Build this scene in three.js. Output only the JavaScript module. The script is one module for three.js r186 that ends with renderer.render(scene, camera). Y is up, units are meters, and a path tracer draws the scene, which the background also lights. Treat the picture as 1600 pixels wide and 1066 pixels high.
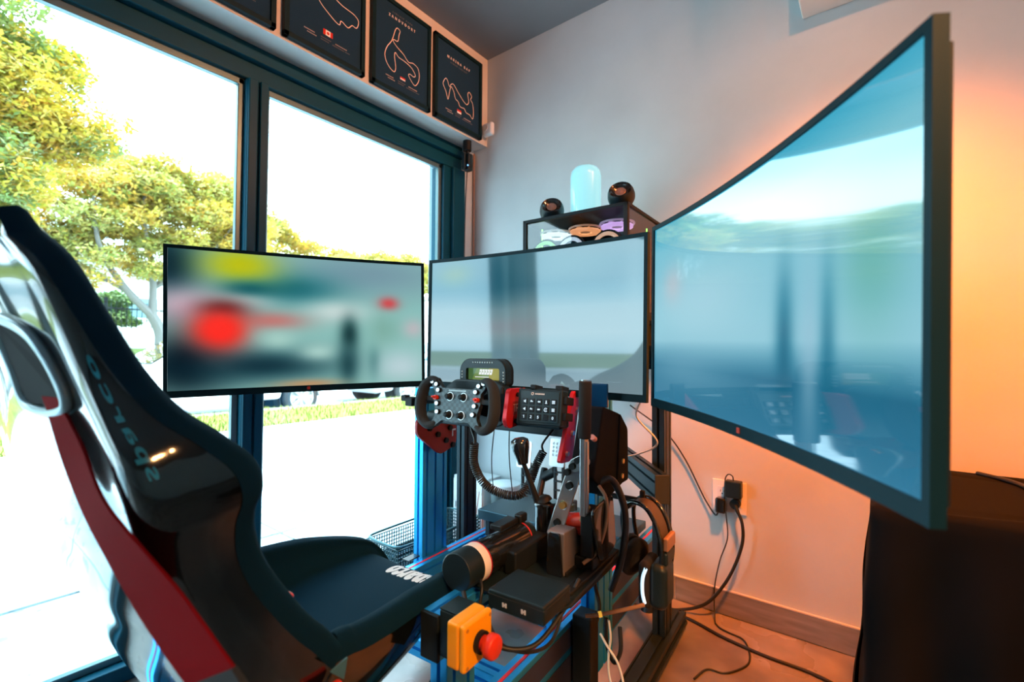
import * as THREE from 'three';
import { RoundedBoxGeometry } from 'three/addons/geometries/RoundedBoxGeometry.js';
import { mergeGeometries, toCreasedNormals } from 'three/addons/utils/BufferGeometryUtils.js';
import { RectAreaLightUniformsLib } from 'three/addons/lights/RectAreaLightUniformsLib.js';

// ------------------------------------------------------------------ camera, sky, sun, lights, exposure
RectAreaLightUniformsLib.init();
const scene = new THREE.Scene();
const renderer = new THREE.WebGLRenderer();
renderer.toneMapping = THREE.LinearToneMapping;
renderer.toneMappingExposure = 1.0;
renderer.shadowMap.enabled = true;
renderer.shadowMap.type = THREE.PCFSoftShadowMap;

const RAD = Math.PI / 180;
const EYE = new THREE.Vector3(1.7237, 0.95, 1.8709);
const camera = new THREE.PerspectiveCamera(2 * Math.atan(533 / 740.9) / RAD, 1600 / 1066, 0.02, 400);
{
  const yaw = 37.96 * RAD, pitch = 1.52 * RAD, roll = 0.325 * RAD;
  const F0 = new THREE.Vector3(-Math.sin(yaw), 0, -Math.cos(yaw)), R0 = new THREE.Vector3(Math.cos(yaw), 0, -Math.sin(yaw)), U0 = new THREE.Vector3(0, 1, 0);
  const F = F0.clone().multiplyScalar(Math.cos(pitch)).addScaledVector(U0, Math.sin(pitch));
  const U = F0.clone().multiplyScalar(-Math.sin(pitch)).addScaledVector(U0, Math.cos(pitch));
  const R = R0.clone().multiplyScalar(Math.cos(roll)).addScaledVector(U, Math.sin(roll));
  const U2 = R0.clone().multiplyScalar(-Math.sin(roll)).addScaledVector(U, Math.cos(roll));
  camera.position.copy(EYE);
  camera.quaternion.setFromRotationMatrix(new THREE.Matrix4().makeBasis(R, U2, F.clone().negate()));
  camera.focus = 1.3;
  camera.userData.fStop = 3.2;
}

// seeded noise
let seed = 12345;
const rnd = () => { seed = (seed * 1664525 + 1013904223) >>> 0; return seed / 4294967296; };
const rr = (a, b) => a + (b - a) * rnd();
const hash = (x, y, s) => { let h = (x * 374761393 + y * 668265263 + s * 2147483647) | 0; h = Math.imul(h ^ (h >>> 13), 1274126177); return ((h ^ (h >>> 16)) >>> 0) / 4294967296; };
function vnoise(x, y, per, s) {
  const xi = Math.floor(x), yi = Math.floor(y), fx = x - xi, fy = y - yi, u = fx * fx * (3 - 2 * fx), v = fy * fy * (3 - 2 * fy);
  const m = (a) => ((a % per) + per) % per, H = (a, b) => hash(m(a), m(b), s);
  return (H(xi, yi) * (1 - u) + H(xi + 1, yi) * u) * (1 - v) + (H(xi, yi + 1) * (1 - u) + H(xi + 1, yi + 1) * u) * v;
}
function fbm(x, y, per, oct, s) { let a = 0.5, t = 0, n = 0; for (let i = 0; i < oct; i++) { t += a * vnoise(x, y, per, s + i); n += a; a *= 0.5; x *= 2; y *= 2; per *= 2; } return t / n; }

{ // bright hazy sky with soft clouds
  const W = 512, H = 256, d = new Float32Array(W * H * 4);
  for (let y = 0; y < H; y++) for (let x = 0; x < W; x++) {
    const el = (y / (H - 1) - 0.5) * Math.PI, up = Math.max(0, Math.sin(el)), i = (y * W + x) * 4;
    const c = THREE.MathUtils.smoothstep(fbm(x / 512 * 8, y / 256 * 9, 8, 5, 3), 0.38, 0.62);
    const k = el < -0.02 ? 0.45 : 1;
    d[i] = k * (4.1 + 3.2 * c - 1.1 * up); d[i + 1] = k * (8.0 + 1.4 * c - 0.4 * up); d[i + 2] = k * (10.0 + 0.3 * c); d[i + 3] = 1;
  }
  const t = new THREE.DataTexture(d, W, H, THREE.RGBAFormat, THREE.FloatType);
  t.mapping = THREE.EquirectangularReflectionMapping; t.magFilter = THREE.LinearFilter; t.needsUpdate = true;
  scene.background = t;
}
const sun = new THREE.DirectionalLight(new THREE.Color(1, 0.96, 0.9), 9);
sun.position.set(2, 22, 2); sun.target.position.set(-8, 0, -2); sun.castShadow = true;
Object.assign(sun.shadow.camera, { left: -30, right: 30, top: 30, bottom: -30, near: 1, far: 90 }); sun.shadow.mapSize.set(2048, 2048);
scene.add(sun, sun.target);

// ------------------------------------------------------------------ helpers
const THETA = 4.3 * RAD, RIG0 = new THREE.Vector3(0.8245, 0, 1.0132);
const RIGM = new THREE.Matrix4().makeRotationY(THETA).setPosition(RIG0);
const rigToWorld = (p) => new THREE.Vector3(...p).applyMatrix4(RIGM);
const used = new Map();
const numbered = (n) => { const k = used.get(n) || 0; used.set(n, k + 1); return k ? n + '_' + String(k).padStart(3, '0') : n; };
const BASE = new WeakMap();
function prep(geos, base) {
  const list = (Array.isArray(geos) ? geos : [geos]).map((g) => {
    let q = g.index ? g.toNonIndexed() : g.clone();
    for (const k of Object.keys(q.attributes)) if (!['position', 'normal', 'uv'].includes(k)) q.deleteAttribute(k);
    if (!q.attributes.normal) q.computeVertexNormals();
    if (!q.attributes.uv) q.setAttribute('uv', new THREE.BufferAttribute(new Float32Array(q.attributes.position.count * 2), 2));
    return q;
  });
  const g = list.length > 1 ? mergeGeometries(list) : list[0];
  if (base) g.translate(-base[0], -base[1], -base[2]);
  return g;
}
const shade = (m) => { m.castShadow = true; m.receiveShadow = true; return m; };
// a thing: Group at its base; rig = authored in the sim rig's own coordinates
function thing(name, label, category, base, o = {}) {
  const g = new THREE.Group(); g.name = numbered(name); scene.add(g);
  if (o.rig) { g.position.copy(rigToWorld(base)); g.rotation.y = THETA; } else g.position.set(...base);
  if (o.turn) g.rotation.y += o.turn;
  BASE.set(g, o.local ? null : base);
  g.userData = { label, category }; if (o.group) g.userData.group = o.group;
  return g;
}
function part(name, geos, mat, parent, label) {
  const base = BASE.get(parent), m = shade(new THREE.Mesh(prep(geos, base), mat));
  m.name = name; parent.add(m); BASE.set(m, base); if (label) m.userData.label = label;
  return m;
}
function solo(name, label, category, geos, mat, base, o = {}) {
  const m = shade(new THREE.Mesh(prep(geos, base), mat)); m.name = numbered(name); scene.add(m);
  if (o.rig) { m.position.copy(rigToWorld(base)); m.rotation.y = THETA; } else m.position.set(...base);
  m.userData = { label, category }; if (o.group) m.userData.group = o.group;
  return m;
}
function struct(name, geos, mat, parent) {
  const m = shade(new THREE.Mesh(prep(geos), mat)); m.name = name; (parent || scene).add(m);
  if (!parent) m.userData.kind = 'structure';
  return m;
}
const rbox = (w, h, d, x, y, z, r = 0.003, s = 2) => new RoundedBoxGeometry(w, h, d, s, Math.min(r, w / 2.01, h / 2.01, d / 2.01)).translate(x, y, z);
const box = (x0, x1, y0, y1, z0, z1) => new THREE.BoxGeometry(x1 - x0, y1 - y0, z1 - z0).translate((x0 + x1) / 2, (y0 + y1) / 2, (z0 + z1) / 2);
const V = (a) => new THREE.Vector3(...a);
const tube = (pts, r, n, seg = 8, closed = false) => new THREE.TubeGeometry(new THREE.CatmullRomCurve3(pts.map(V), closed, 'centripetal'), n || pts.length * 8, r, seg, closed);
function between(g, a, b) { // geometry along +y (centred) put from a to b
  const A = V(a), B = V(b), d = B.clone().sub(A);
  return g.applyMatrix4(new THREE.Matrix4().makeRotationFromQuaternion(new THREE.Quaternion().setFromUnitVectors(new THREE.Vector3(0, 1, 0), d.clone().normalize()))).translate(...A.add(B).multiplyScalar(0.5).toArray());
}
const rod = (a, b, r0, r1 = r0, seg = 24) => between(new THREE.CylinderGeometry(r1, r0, V(a).distanceTo(V(b)), seg), a, b);
// lathe profile [[r, t]...] with t from 0..1 along a -> b
function lathe(a, b, prof, seg = 40) { const L = V(a).distanceTo(V(b)); return between(new THREE.LatheGeometry(prof.map(([r, t]) => new THREE.Vector2(r, (t - 0.5) * L)), seg), a, b); }
const bolt = (p, axis, r = 0.006, h = 0.006) => { const e = [...p]; e['xyz'.indexOf(axis[axis.length - 1])] += (axis[0] === '-' ? -h : h); return mergeGeometries([rod(p, e, r, r * 0.9, 12)]); };
function extr(pts, depth, bevel = 0.0015, holes = []) {
  const s = new THREE.Shape(pts.map((p) => new THREE.Vector2(p[0], p[1])));
  for (const h of holes) s.holes.push(h);
  return new THREE.ExtrudeGeometry(s, { depth: depth - 2 * bevel, bevelEnabled: bevel > 0, bevelSize: bevel, bevelThickness: bevel, bevelOffset: -bevel, bevelSegments: 2, curveSegments: 12 }).translate(0, 0, bevel);
}
// outline in the y-z plane pushed along +x from x0: pts are [z, y]
const plateYZ = (pts, x0, t, bevel = 0.0015, holes = []) => extr(pts.map(([z, y]) => [-z, y]), t, bevel, holes.map((h) => h)).rotateY(Math.PI / 2).translate(x0, 0, 0);
function circ(x, y, r) { const p = new THREE.Path(); p.absarc(x, y, r, 0, Math.PI * 2, true); return p; }
function roundPoly(pts, r, n = 4) { // rounded corners for a polygon
  const out = [];
  pts.forEach((p, i) => {
    const a = new THREE.Vector2(...pts[(i + pts.length - 1) % pts.length]), b = new THREE.Vector2(...p), c = new THREE.Vector2(...pts[(i + 1) % pts.length]);
    const u = a.clone().sub(b), v = c.clone().sub(b), k = Math.min(r, u.length() / 2.05, v.length() / 2.05);
    const s = b.clone().addScaledVector(u.normalize(), k), e = b.clone().addScaledVector(v.normalize(), k);
    for (let j = 0; j <= n; j++) { const t = j / n; out.push([(1 - t) * (1 - t) * s.x + 2 * t * (1 - t) * b.x + t * t * e.x, (1 - t) * (1 - t) * s.y + 2 * t * (1 - t) * b.y + t * t * e.y]); }
  });
  return out;
}
// slotted aluminium extrusion, w x h section (multiples of 40 mm), length along z from 0
function profile(w, h, len) {
  const p = [], nx = Math.round(w / 0.04), ny = Math.round(h / 0.04), a = 0.0041, d = 0.009, c = 0.0012;
  const side = (n, f) => { for (let i = 0; i < n; i++) { const m = 0.02 + i * 0.04; f(m - a, 0); f(m - a, d); f(m + a, d); f(m + a, 0); } };
  const X = w / 2, Y = h / 2;
  p.push([-X + c, -Y]); side(nx, (s, q) => p.push([-X + s, -Y + q])); p.push([X - c, -Y], [X, -Y + c]);
  side(ny, (s, q) => p.push([X - q, -Y + s])); p.push([X, Y - c], [X - c, Y]);
  side(nx, (s, q) => p.push([X - s, Y - q])); p.push([-X + c, Y], [-X, Y - c]);
  side(ny, (s, q) => p.push([-X + q, Y - s])); p.push([-X, -Y + c]);
  return extr(p, len, 0);
}
const profZ = (w, h, x, y, z0, z1) => profile(w, h, z1 - z0).translate(x, y, z0);
const profY = (w, d, x, z, y0, y1) => profile(w, d, y1 - y0).rotateX(-Math.PI / 2).translate(x, y0, z);
const profX = (d, h, y, z, x0, x1) => profile(d, h, x1 - x0).rotateY(Math.PI / 2).translate(x0, y, z);

// ------------------------------------------------------------------ textures and materials
function canvasTex(w, h, draw, srgb = true) {
  const c = document.createElement('canvas'); c.width = w; c.height = h; draw(c.getContext('2d'), w, h);
  const t = new THREE.CanvasTexture(c); if (srgb) t.colorSpace = THREE.SRGBColorSpace; t.magFilter = THREE.LinearFilter; return t;
}
function noiseTex(n, f, srgb, rep) {
  const d = new Uint8Array(n * n * 4);
  for (let y = 0; y < n; y++) for (let x = 0; x < n; x++) { const c = f(x / n, y / n), i = (y * n + x) * 4; d[i] = c[0]; d[i + 1] = c[1]; d[i + 2] = c[2]; d[i + 3] = 255; }
  const t = new THREE.DataTexture(d, n, n); t.wrapS = t.wrapT = THREE.RepeatWrapping; t.magFilter = THREE.LinearFilter; t.flipY = false;
  if (srgb) t.colorSpace = THREE.SRGBColorSpace; if (rep) t.repeat.set(rep, rep); t.needsUpdate = true; return t;
}
const std = (c, rough, metal = 0, o = {}) => new THREE.MeshStandardMaterial({ color: new THREE.Color(...c), roughness: rough, metalness: metal, ...o });
const phys = (c, rough, metal, o) => new THREE.MeshPhysicalMaterial({ color: new THREE.Color(...c), roughness: rough, metalness: metal, ...o });
const grain = noiseTex(256, (u, v) => { const k = 255 * (0.45 + 0.35 * fbm(u * 64, v * 64, 64, 2, 7) + 0.2 * fbm(u * 8, v * 8, 8, 3, 9)); return [k, k, k]; });
const weave = noiseTex(128, (u, v) => { const k = 128 + 70 * Math.sin(u * 2 * Math.PI * 24) * Math.sin(v * 2 * Math.PI * 24) + 50 * (hash(u * 128 | 0, v * 128 | 0, 5) - 0.5); return [k, k, k]; });
weave.repeat.set(40, 40);
const M = {
  black: phys([0.007, 0.011, 0.014], 0.55, 0, { specularIntensity: 0.5 }), matte: phys([0.006, 0.008, 0.01], 0.9, 0, { specularIntensity: 0.25 }), bezel: phys([0.003, 0.02, 0.027], 0.5, 0, { specularIntensity: 0.25 }), blackSatin: phys([0.008, 0.018, 0.024], 0.4, 0, { specularIntensity: 0.7, bumpMap: grain, bumpScale: 0.0002 }),
  blackGloss: phys([0.008, 0.009, 0.01], 0.2, 0, { clearcoat: 1, clearcoatRoughness: 0.06 }), rubber: std([0.018, 0.022, 0.024], 0.85),
  frame: phys([0.004, 0.06, 0.095], 0.4, 0, { specularIntensity: 0.25 }), blackMetal: std([0.03, 0.036, 0.04], 0.42, 0.75),
  blue: std([0.02, 0.38, 0.8], 0.36, 0.7), navy: std([0.016, 0.055, 0.105], 0.4, 0.7),
  red: std([0.55, 0.012, 0.02], 0.35, 0.35), redPlastic: std([0.75, 0.035, 0.01], 0.42), redDark: std([0.26, 0.01, 0.014], 0.4, 0.3), redBelt: phys([0.28, 0.004, 0.008], 0.85, 0, { specularIntensity: 0.15, bumpMap: weave, bumpScale: 0.0004 }),
  orange: std([0.95, 0.36, 0.0], 0.45), steel: std([0.55, 0.58, 0.6], 0.28, 0.9), alloy: std([0.5, 0.53, 0.55], 0.4, 0.8), white: std([0.78, 0.8, 0.82], 0.45), brass: std([0.75, 0.5, 0.16], 0.3, 0.9),
  foam: std([0.013, 0.012, 0.013], 0.95, 0, { bumpMap: grain, bumpScale: 0.0006 }), cable: std([0.012, 0.013, 0.015], 0.5), whiteCable: std([0.7, 0.74, 0.76], 0.5), warmBrown: std([0.32, 0.16, 0.08], 0.5),
  fabric: phys([0.011, 0.022, 0.026], 0.9, 0, { specularIntensity: 0.25, sheen: 0.4, sheenRoughness: 0.5, sheenColor: new THREE.Color(0.0, 0.07, 0.1), bumpMap: weave, bumpScale: 0.0004 }),
  velvet: phys([0.005, 0.005, 0.0055], 0.9, 0, { specularIntensity: 0.2, sheen: 0.12, sheenRoughness: 0.45, sheenColor: new THREE.Color(0.03, 0.06, 0.08), bumpMap: grain, bumpScale: 0.0008 }),
  whiteLed: std([0.6, 0.75, 0.8], 0.4, 0, { emissive: new THREE.Color(0.55, 0.85, 1), emissiveIntensity: 0.9 }), blueLed: std([0.2, 0.4, 0.9], 0.4, 0, { emissive: new THREE.Color(0.15, 0.45, 1), emissiveIntensity: 2.5 }),
  ring: std([0.6, 0.75, 0.8], 0.4, 0, { emissive: new THREE.Color(0.4, 0.7, 0.85), emissiveIntensity: 0.5 }),
};
const carbon = std([0.04, 0.065, 0.075], 0.35, 0.2, { map: noiseTex(128, (u, v) => { const q = ((Math.floor(u * 16) + Math.floor(v * 16)) & 1) ? 170 : 255, k = q * (0.8 + 0.2 * fbm(u * 16, v * 16, 16, 3, 21)); return [k, k, k]; }, true, 6) });

// ------------------------------------------------------------------ the room shell
const RX1 = 5.0, RZ1 = 7.6, CEIL = 2.508;
const paint = (c, s) => std(c, 0.75, 0, { bumpMap: grain, bumpScale: 0.0004, map: noiseTex(256, (u, v) => { const k = 240 + 15 * fbm(u * 6, v * 6, 6, 4, s); return [k, k, k]; }, true) });
const wallMat = paint([0.58, 0.625, 0.65], 31), ceilMat = paint([0.24, 0.235, 0.25], 41), bulkMat = paint([0.66, 0.64, 0.62], 51);
const floorMat = std([1, 1, 1], 0.38, 0, {
  map: noiseTex(512, (u, v) => { const b = fbm(u * 5, v * 5, 5, 5, 61), c = fbm(u * 40, v * 40, 40, 3, 71), s = THREE.MathUtils.smoothstep(fbm(u * 9, v * 9, 9, 3, 77), 0.55, 0.75); const k = 0.62 + 0.5 * b + 0.14 * (c - 0.5) - 0.14 * s; return [150 * k, 140 * k, 134 * k]; }, true, 0.5),
  roughnessMap: noiseTex(256, (u, v) => { const k = 255 * (0.6 + 0.4 * fbm(u * 7, v * 7, 7, 4, 81)); return [k, k, k]; }),
});
function metreUV(g, ax) { const p = g.attributes.position, uv = g.attributes.uv, n = g.attributes.normal; for (let i = 0; i < p.count; i++) { const X = p.getX(i), Y = p.getY(i), Z = p.getZ(i), a = Math.abs(n.getX(i)), b = Math.abs(n.getY(i)); if (b > 0.7) uv.setXY(i, X, Z); else if (a > 0.7) uv.setXY(i, Z, Y); else uv.setXY(i, X, Y); } return g; }
struct('floor', metreUV(box(-0.02, RX1, -0.12, 0, 0, RZ1)), floorMat);
struct('ceiling', metreUV(box(-0.12, RX1 + 0.1, CEIL, CEIL + 0.15, -0.12, RZ1 + 0.1)), ceilMat);
struct('wall_right', metreUV(box(-0.12, RX1 + 0.1, -0.12, CEIL, -0.12, 0)), wallMat);
struct('wall_far', metreUV(box(RX1, RX1 + 0.12, -0.12, CEIL, 0, RZ1)), wallMat);
struct('wall_back', metreUV(box(-0.12, RX1 + 0.12, -0.12, CEIL, RZ1, RZ1 + 0.12)), wallMat);
const stucco = std([0.2, 0.27, 0.31], 0.9, 0, { bumpMap: grain, bumpScale: 0.003 });
struct('wall_left', [metreUV(box(-0.13, -0.002, -0.12, CEIL, 0, 0.07)), metreUV(box(-0.13, 0, -0.12, CEIL, 6.47, RZ1))], wallMat);
struct('trim_2', metreUV(box(-0.135, -0.075, -0.12, 2.6, 0, 0.2)), stucco);
struct('wall_left_header', [metreUV(box(-0.13, -0.002, 2.042, CEIL, 0.07, 6.47))], wallMat);
struct('wall_left_bulkhead', metreUV(box(0, 0.089, 2.041, CEIL, 0, RZ1)), bulkMat);
// baseboard of tiles along the right wall, with a thin pale cap strip
{
  const g = new THREE.Group(); g.name = 'baseboard_right'; scene.add(g); g.userData.kind = 'structure';
  const tones = [0, 1, 2].map((i) => std([0.27 + 0.02 * i, 0.25 + 0.02 * i, 0.235 + 0.02 * i], 0.5, 0, { map: noiseTex(128, (u, v) => { const k = 190 + 65 * fbm(u * 6, v * 6, 6, 4, 90 + i); return [k, k, k]; }, true) }));
  const tg = prep(rbox(0.606, 0.086, 0.009, 0, 0, 0, 0.0015));
  for (let i = 0; i < 8; i++) { const m = shade(new THREE.Mesh(tg, tones[i % 3])); m.name = 'tile' + (i ? '_' + String(i).padStart(3, '0') : ''); m.position.set(-0.14 + 0.305 + i * 0.61, 0.046, 0.0052); g.add(m); }
  const cap = struct('cap_strip', box(0, RX1, 0.0895, 0.0935, 0.0005, 0.0105), std([0.6, 0.55, 0.52], 0.5), g);
  cap.name = 'cap_strip';
  const bed = struct('grout', box(0, RX1, 0.001, 0.089, 0.0002, 0.006), std([0.5, 0.46, 0.43], 0.9), g); bed.name = 'grout';
}
// window frames: aluminium storefront, three lights divided by mullions
const glass = new THREE.MeshPhysicalMaterial({ color: 0xffffff, roughness: 0, metalness: 0, transmission: 1, thickness: 0, ior: 1.45 });
const LIGHTS = [[0.205, 1.086], [1.155, 2.36], [2.43, 3.65], [3.72, 4.95], [5.02, 6.4]];
{
  const head = struct('trim_1', [rbox(0.085, 0.06, 6.4, -0.068, 1.945, 3.27, 0.004), rbox(0.11, 0.034, 6.4, -0.056, 1.994, 3.27, 0.004), rbox(0.085, 0.03, 6.4, -0.064, 2.026, 3.27, 0.004), rbox(0.085, 0.045, 6.4, -0.045, 0.0225, 3.27, 0.004), rbox(0.09, 1.866, 0.05, -0.066, 0.978, 0.18, 0.004), rbox(0.11, 1.866, 0.085, -0.056, 0.978, 0.1125, 0.004), rbox(0.11, 1.866, 0.07, -0.056, 0.978, 6.435, 0.004)], M.frame);
  [[1.086, 1.155], [2.36, 2.43], [3.65, 3.72], [4.95, 5.02]].forEach(([a, b], i) => {
    struct('mullion_' + (i + 1), [rbox(0.05, 1.866, (b - a) * 0.42, -0.0235, 0.978, a + (b - a) * 0.22, 0.004), rbox(0.05, 1.866, (b - a) * 0.46, -0.0275, 0.978, a + (b - a) * 0.74, 0.004), rbox(0.1, 1.866, b - a, -0.062, 0.978, (a + b) / 2, 0.004)], M.frame);
  });
  LIGHTS.forEach(([a, b], i) => {
    const w = new THREE.Group(); w.name = 'window_' + (i + 1); scene.add(w); w.userData.kind = 'structure';
    const z0 = a, z1 = b, y0 = 0.045, y1 = 1.912;
    part('glazing_bead', [rbox(0.022, y1 - y0, 0.02, -0.05, (y0 + y1) / 2, z0 + 0.01), rbox(0.022, y1 - y0, 0.02, -0.05, (y0 + y1) / 2, z1 - 0.01), rbox(0.022, 0.02, z1 - z0, -0.05, y0 + 0.01, (z0 + z1) / 2), rbox(0.022, 0.022, z1 - z0, -0.05, y1 - 0.011, (z0 + z1) / 2)], std([0.12, 0.2, 0.22], 0.35, 0.5), w);
    part('pane', new THREE.PlaneGeometry(z1 - z0 - 0.02, y1 - y0 - 0.02).rotateY(Math.PI / 2).translate(-0.055, (y0 + y1) / 2, (z0 + z1) / 2), glass, w);
  });
}

// ------------------------------------------------------------------ lamps of the room
// warm spotlights on two ceiling bars, above the frame
for (const [label, bz, bx, heads] of [
  ['black ceiling bar with two warm spot heads near the right wall', 1.02, 2.1, [[1.82, 1.3, 1.25, 0, 2.2], [2.3, 1.7, 1.3, 0, 0.9]]],
  ['black ceiling bar with one warm spot head turned to the posters', 0.5, 2.9, [[2.7, 0.09, 2.25, 0.75, 19]]]]) {
  const t = thing('track_light', label, 'light', [bx, CEIL, bz]);
  part('bar', rbox(0.9, 0.03, 0.04, bx, CEIL - 0.015, bz), M.black, t);
  const warm = new THREE.Color(1, 0.36, 0.14);
  for (const [x, tx, ty, tz, I] of heads) {
    const A = [x, CEIL - 0.07, bz], d = V([tx, ty, tz]).sub(V(A)).normalize(), B = V(A).addScaledVector(d, 0.1).toArray();
    part('head', [rod(A, B, 0.035, 0.04), rod([x, CEIL - 0.03, bz], A, 0.012)], M.black, t);
    const C = V(B).addScaledVector(d, 0.004).toArray();
    part('lens', rod(B, C, 0.034), std([1, 0.8, 0.6], 0.4, 0, { emissive: warm, emissiveIntensity: 1.5 }), t);
    const s = new THREE.SpotLight(warm, I, 0, bz < 0.6 ? 0.5 : 0.85, 0.9, 2); s.position.copy(V(C).addScaledVector(d, 0.015)); s.target.position.set(tx, ty, tz); s.castShadow = true; s.shadow.radius = 1.5; s.shadow.mapSize.set(1024, 1024);
    scene.add(s, s.target);
  }
}
// orange light panel on a floor stand, right of the frame, turned to the wall
{
  const t = thing('light_panel', 'orange glowing light panel on a floor stand right of the draped table', 'lamp', [2.62, 0, 0.95], { local: true, turn: Math.PI + 0.42 });
  part('panel', rbox(0.42, 0.66, 0.04, 0, 0.85, -0.025, 0.008), M.black, t);
  part('diffuser', rbox(0.39, 0.63, 0.006, 0, 0.85, -0.002, 0.002), std([1, 0.5, 0.1], 0.5, 0, { emissive: new THREE.Color(1, 0.34, 0.03), emissiveIntensity: 3 }), t);
  part('stand', [rod([0, 0.02, -0.06], [0, 0.9, -0.06], 0.014), rod([0, 0, -0.06], [0, 0.02, -0.06], 0.16, 0.15)], M.black, t);
  const p = new THREE.RectAreaLight(new THREE.Color(1, 0.22, 0.01), 9, 0.39, 0.63);
  p.position.copy(V([0, 0.85, 0.006]).applyEuler(t.rotation).add(t.position)); p.lookAt(p.position.clone().add(V([0, 0, 1]).applyEuler(t.rotation))); scene.add(p);
}

// orange spotlights under the ceiling at the right: one washes the lower right of the wall, one the rig
for (const [label, P, T, col, I, cone] of [
  ['black ceiling spotlight with an orange lens washing the right wall', [1.88, 2.42, 0.95], [1.6, 0.4, 0], [1, 0.19, 0.001], 36, 0.66],
  ['black ceiling spotlight with an amber lens turned to the rig', [3.2, 2.36, 2.3], [1.3, 0.5, 1.05], [1, 0.46, 0.16], 30, 0.3]]) {
  const d = V(T).sub(V(P)).normalize(), B = V(P).addScaledVector(d, 0.12).toArray(), C = V(P).addScaledVector(d, 0.124).toArray(), k = new THREE.Color(...col);
  const t = thing('spot_light', label, 'light', [P[0], CEIL, P[2]]);
  part('head', [rod(P, B, 0.05, 0.055), rod([P[0], CEIL, P[2]], P, 0.014)], M.black, t);
  part('lens', rod(B, C, 0.05), std([1, 0.6, 0.3], 0.4, 0, { emissive: k, emissiveIntensity: 1.5 }), t);
  const s = new THREE.SpotLight(k, I, 0, cone, 1, 2); s.position.copy(V(C).addScaledVector(d, 0.02)); s.target.position.set(...T); s.castShadow = true; s.shadow.radius = 5; s.shadow.mapSize.set(1024, 1024);
  scene.add(s, s.target);
}

// ------------------------------------------------------------------ outside: pavement, verge, street, bank, wall, fence
const concrete = [0, 1, 2].map((i) => std([0.7, 0.75, 0.77], 0.9, 0, { map: noiseTex(256, (u, v) => { const k = 205 + 50 * fbm(u * 7, v * 7, 7, 5, 100 + i) - 60 * THREE.MathUtils.smoothstep(fbm(u * 12, v * 12, 12, 4, 110 + i), 0.66, 0.74); return [k, k, k]; }, true) }));
{
  const g = new THREE.Group(); g.name = 'pavement'; scene.add(g); g.userData.kind = 'structure';
  part('bed', box(-5.2, -0.02, -0.16, -0.085, -14, 12), std([0.3, 0.33, 0.34], 1), g);
  const xs = [-0.16, -0.95, -1.75, -3.2, -4.9]; let n = 0;
  for (let j = 0; j < 14; j++) for (let i = 0; i < 4; i++) {
    const z0 = -9.6 + j * 1.45, w = xs[i] - xs[i + 1] - 0.014, m = shade(new THREE.Mesh(prep(metreUV(rbox(w, 0.05, 1.436, 0, 0, 0, 0.004))), concrete[(i * 5 + j * 3) % 3]));
    m.name = 'slab' + (n ? '_' + String(n).padStart(3, '0') : ''); n++; m.position.set((xs[i] + xs[i + 1]) / 2, -0.085 + rr(-0.003, 0.003), z0 + 0.72); g.add(m);
  }
}
struct('threshold', box(-0.16, -0.022, -0.12, -0.001, 0.07, 6.47), std([0.5, 0.55, 0.57], 0.8));
const asphalt = std([0.34, 0.37, 0.39], 0.95, 0, { bumpMap: grain, bumpScale: 0.003 });
struct('street', metreUV(box(-13.2, -6.9, -0.35, -0.2, -60, 40)), asphalt);
struct('kerb_near', rbox(0.25, 0.2, 100, -6.78, -0.15, -10, 0.03), std([0.6, 0.62, 0.63], 0.9));
struct('kerb_far', rbox(0.25, 0.22, 100, -13.3, -0.14, -10, 0.03), std([0.6, 0.62, 0.63], 0.9));
const turf = std([0.24, 0.3, 0.07], 1, 0, { map: noiseTex(256, (u, v) => { const k = 150 + 105 * fbm(u * 30, v * 30, 30, 3, 130); return [k, k, k * 0.9]; }, true) });
struct('verge_ground', metreUV(box(-6.66, -4.9, -0.2, -0.075, -40, 30)), turf);
struct('far_sidewalk', metreUV(box(-15.2, -13.9, -0.3, -0.04, -60, 40)), concrete[0]);
{
  const s = new THREE.Shape([[-40, -1], [-15.2, -1], [-15.2, 0], [-16.5, 0.75], [-18, 1.05], [-40, 1.1]].map((p) => new THREE.Vector2(...p)));
  struct('lawn_bank', metreUV(new THREE.ExtrudeGeometry(s, { depth: 100, bevelEnabled: false }).translate(0, 0, -60)), turf);
  struct('far_verge', box(-13.9, -13.42, -0.3, -0.05, -60, 40), turf);
}
{ // grass blades on the verge: nobody could count them
  const n = 26000, pos = [], nor = [];
  for (let i = 0; i < n; i++) {
    const x = rr(-6.62, -4.92), z = rr(-7.5, 3), h = rr(0.04, 0.12), a = rr(0, 6.28), w = 0.008, dx = Math.cos(a) * w, dz = Math.sin(a) * w, lx = rr(-0.04, 0.04), lz = rr(-0.04, 0.04);
    pos.push(x - dx, -0.076, z - dz, x + dx, -0.076, z + dz, x + lx, -0.076 + h, z + lz); for (let k = 0; k < 3; k++) nor.push(-Math.sin(a) * 0.5, 0.8, Math.cos(a) * 0.5);
  }
  const g = new THREE.BufferGeometry(); g.setAttribute('position', new THREE.Float32BufferAttribute(pos, 3)); g.setAttribute('normal', new THREE.Float32BufferAttribute(nor, 3));
  const m = solo('grass', 'strip of short green grass between the pavement and the street', 'grass', g, std([0.34, 0.4, 0.09], 0.9), [-5.8, -0.076, -2]); m.userData.kind = 'stuff';
}
solo('garden_wall', 'low white wall at the top of the lawn across the street', 'wall', metreUV(rbox(0.25, 0.5, 60, -18.3, 1.1, -12, 0.03)), std([0.75, 0.76, 0.77], 0.9), [-18.3, 0.85, -12]);
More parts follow.
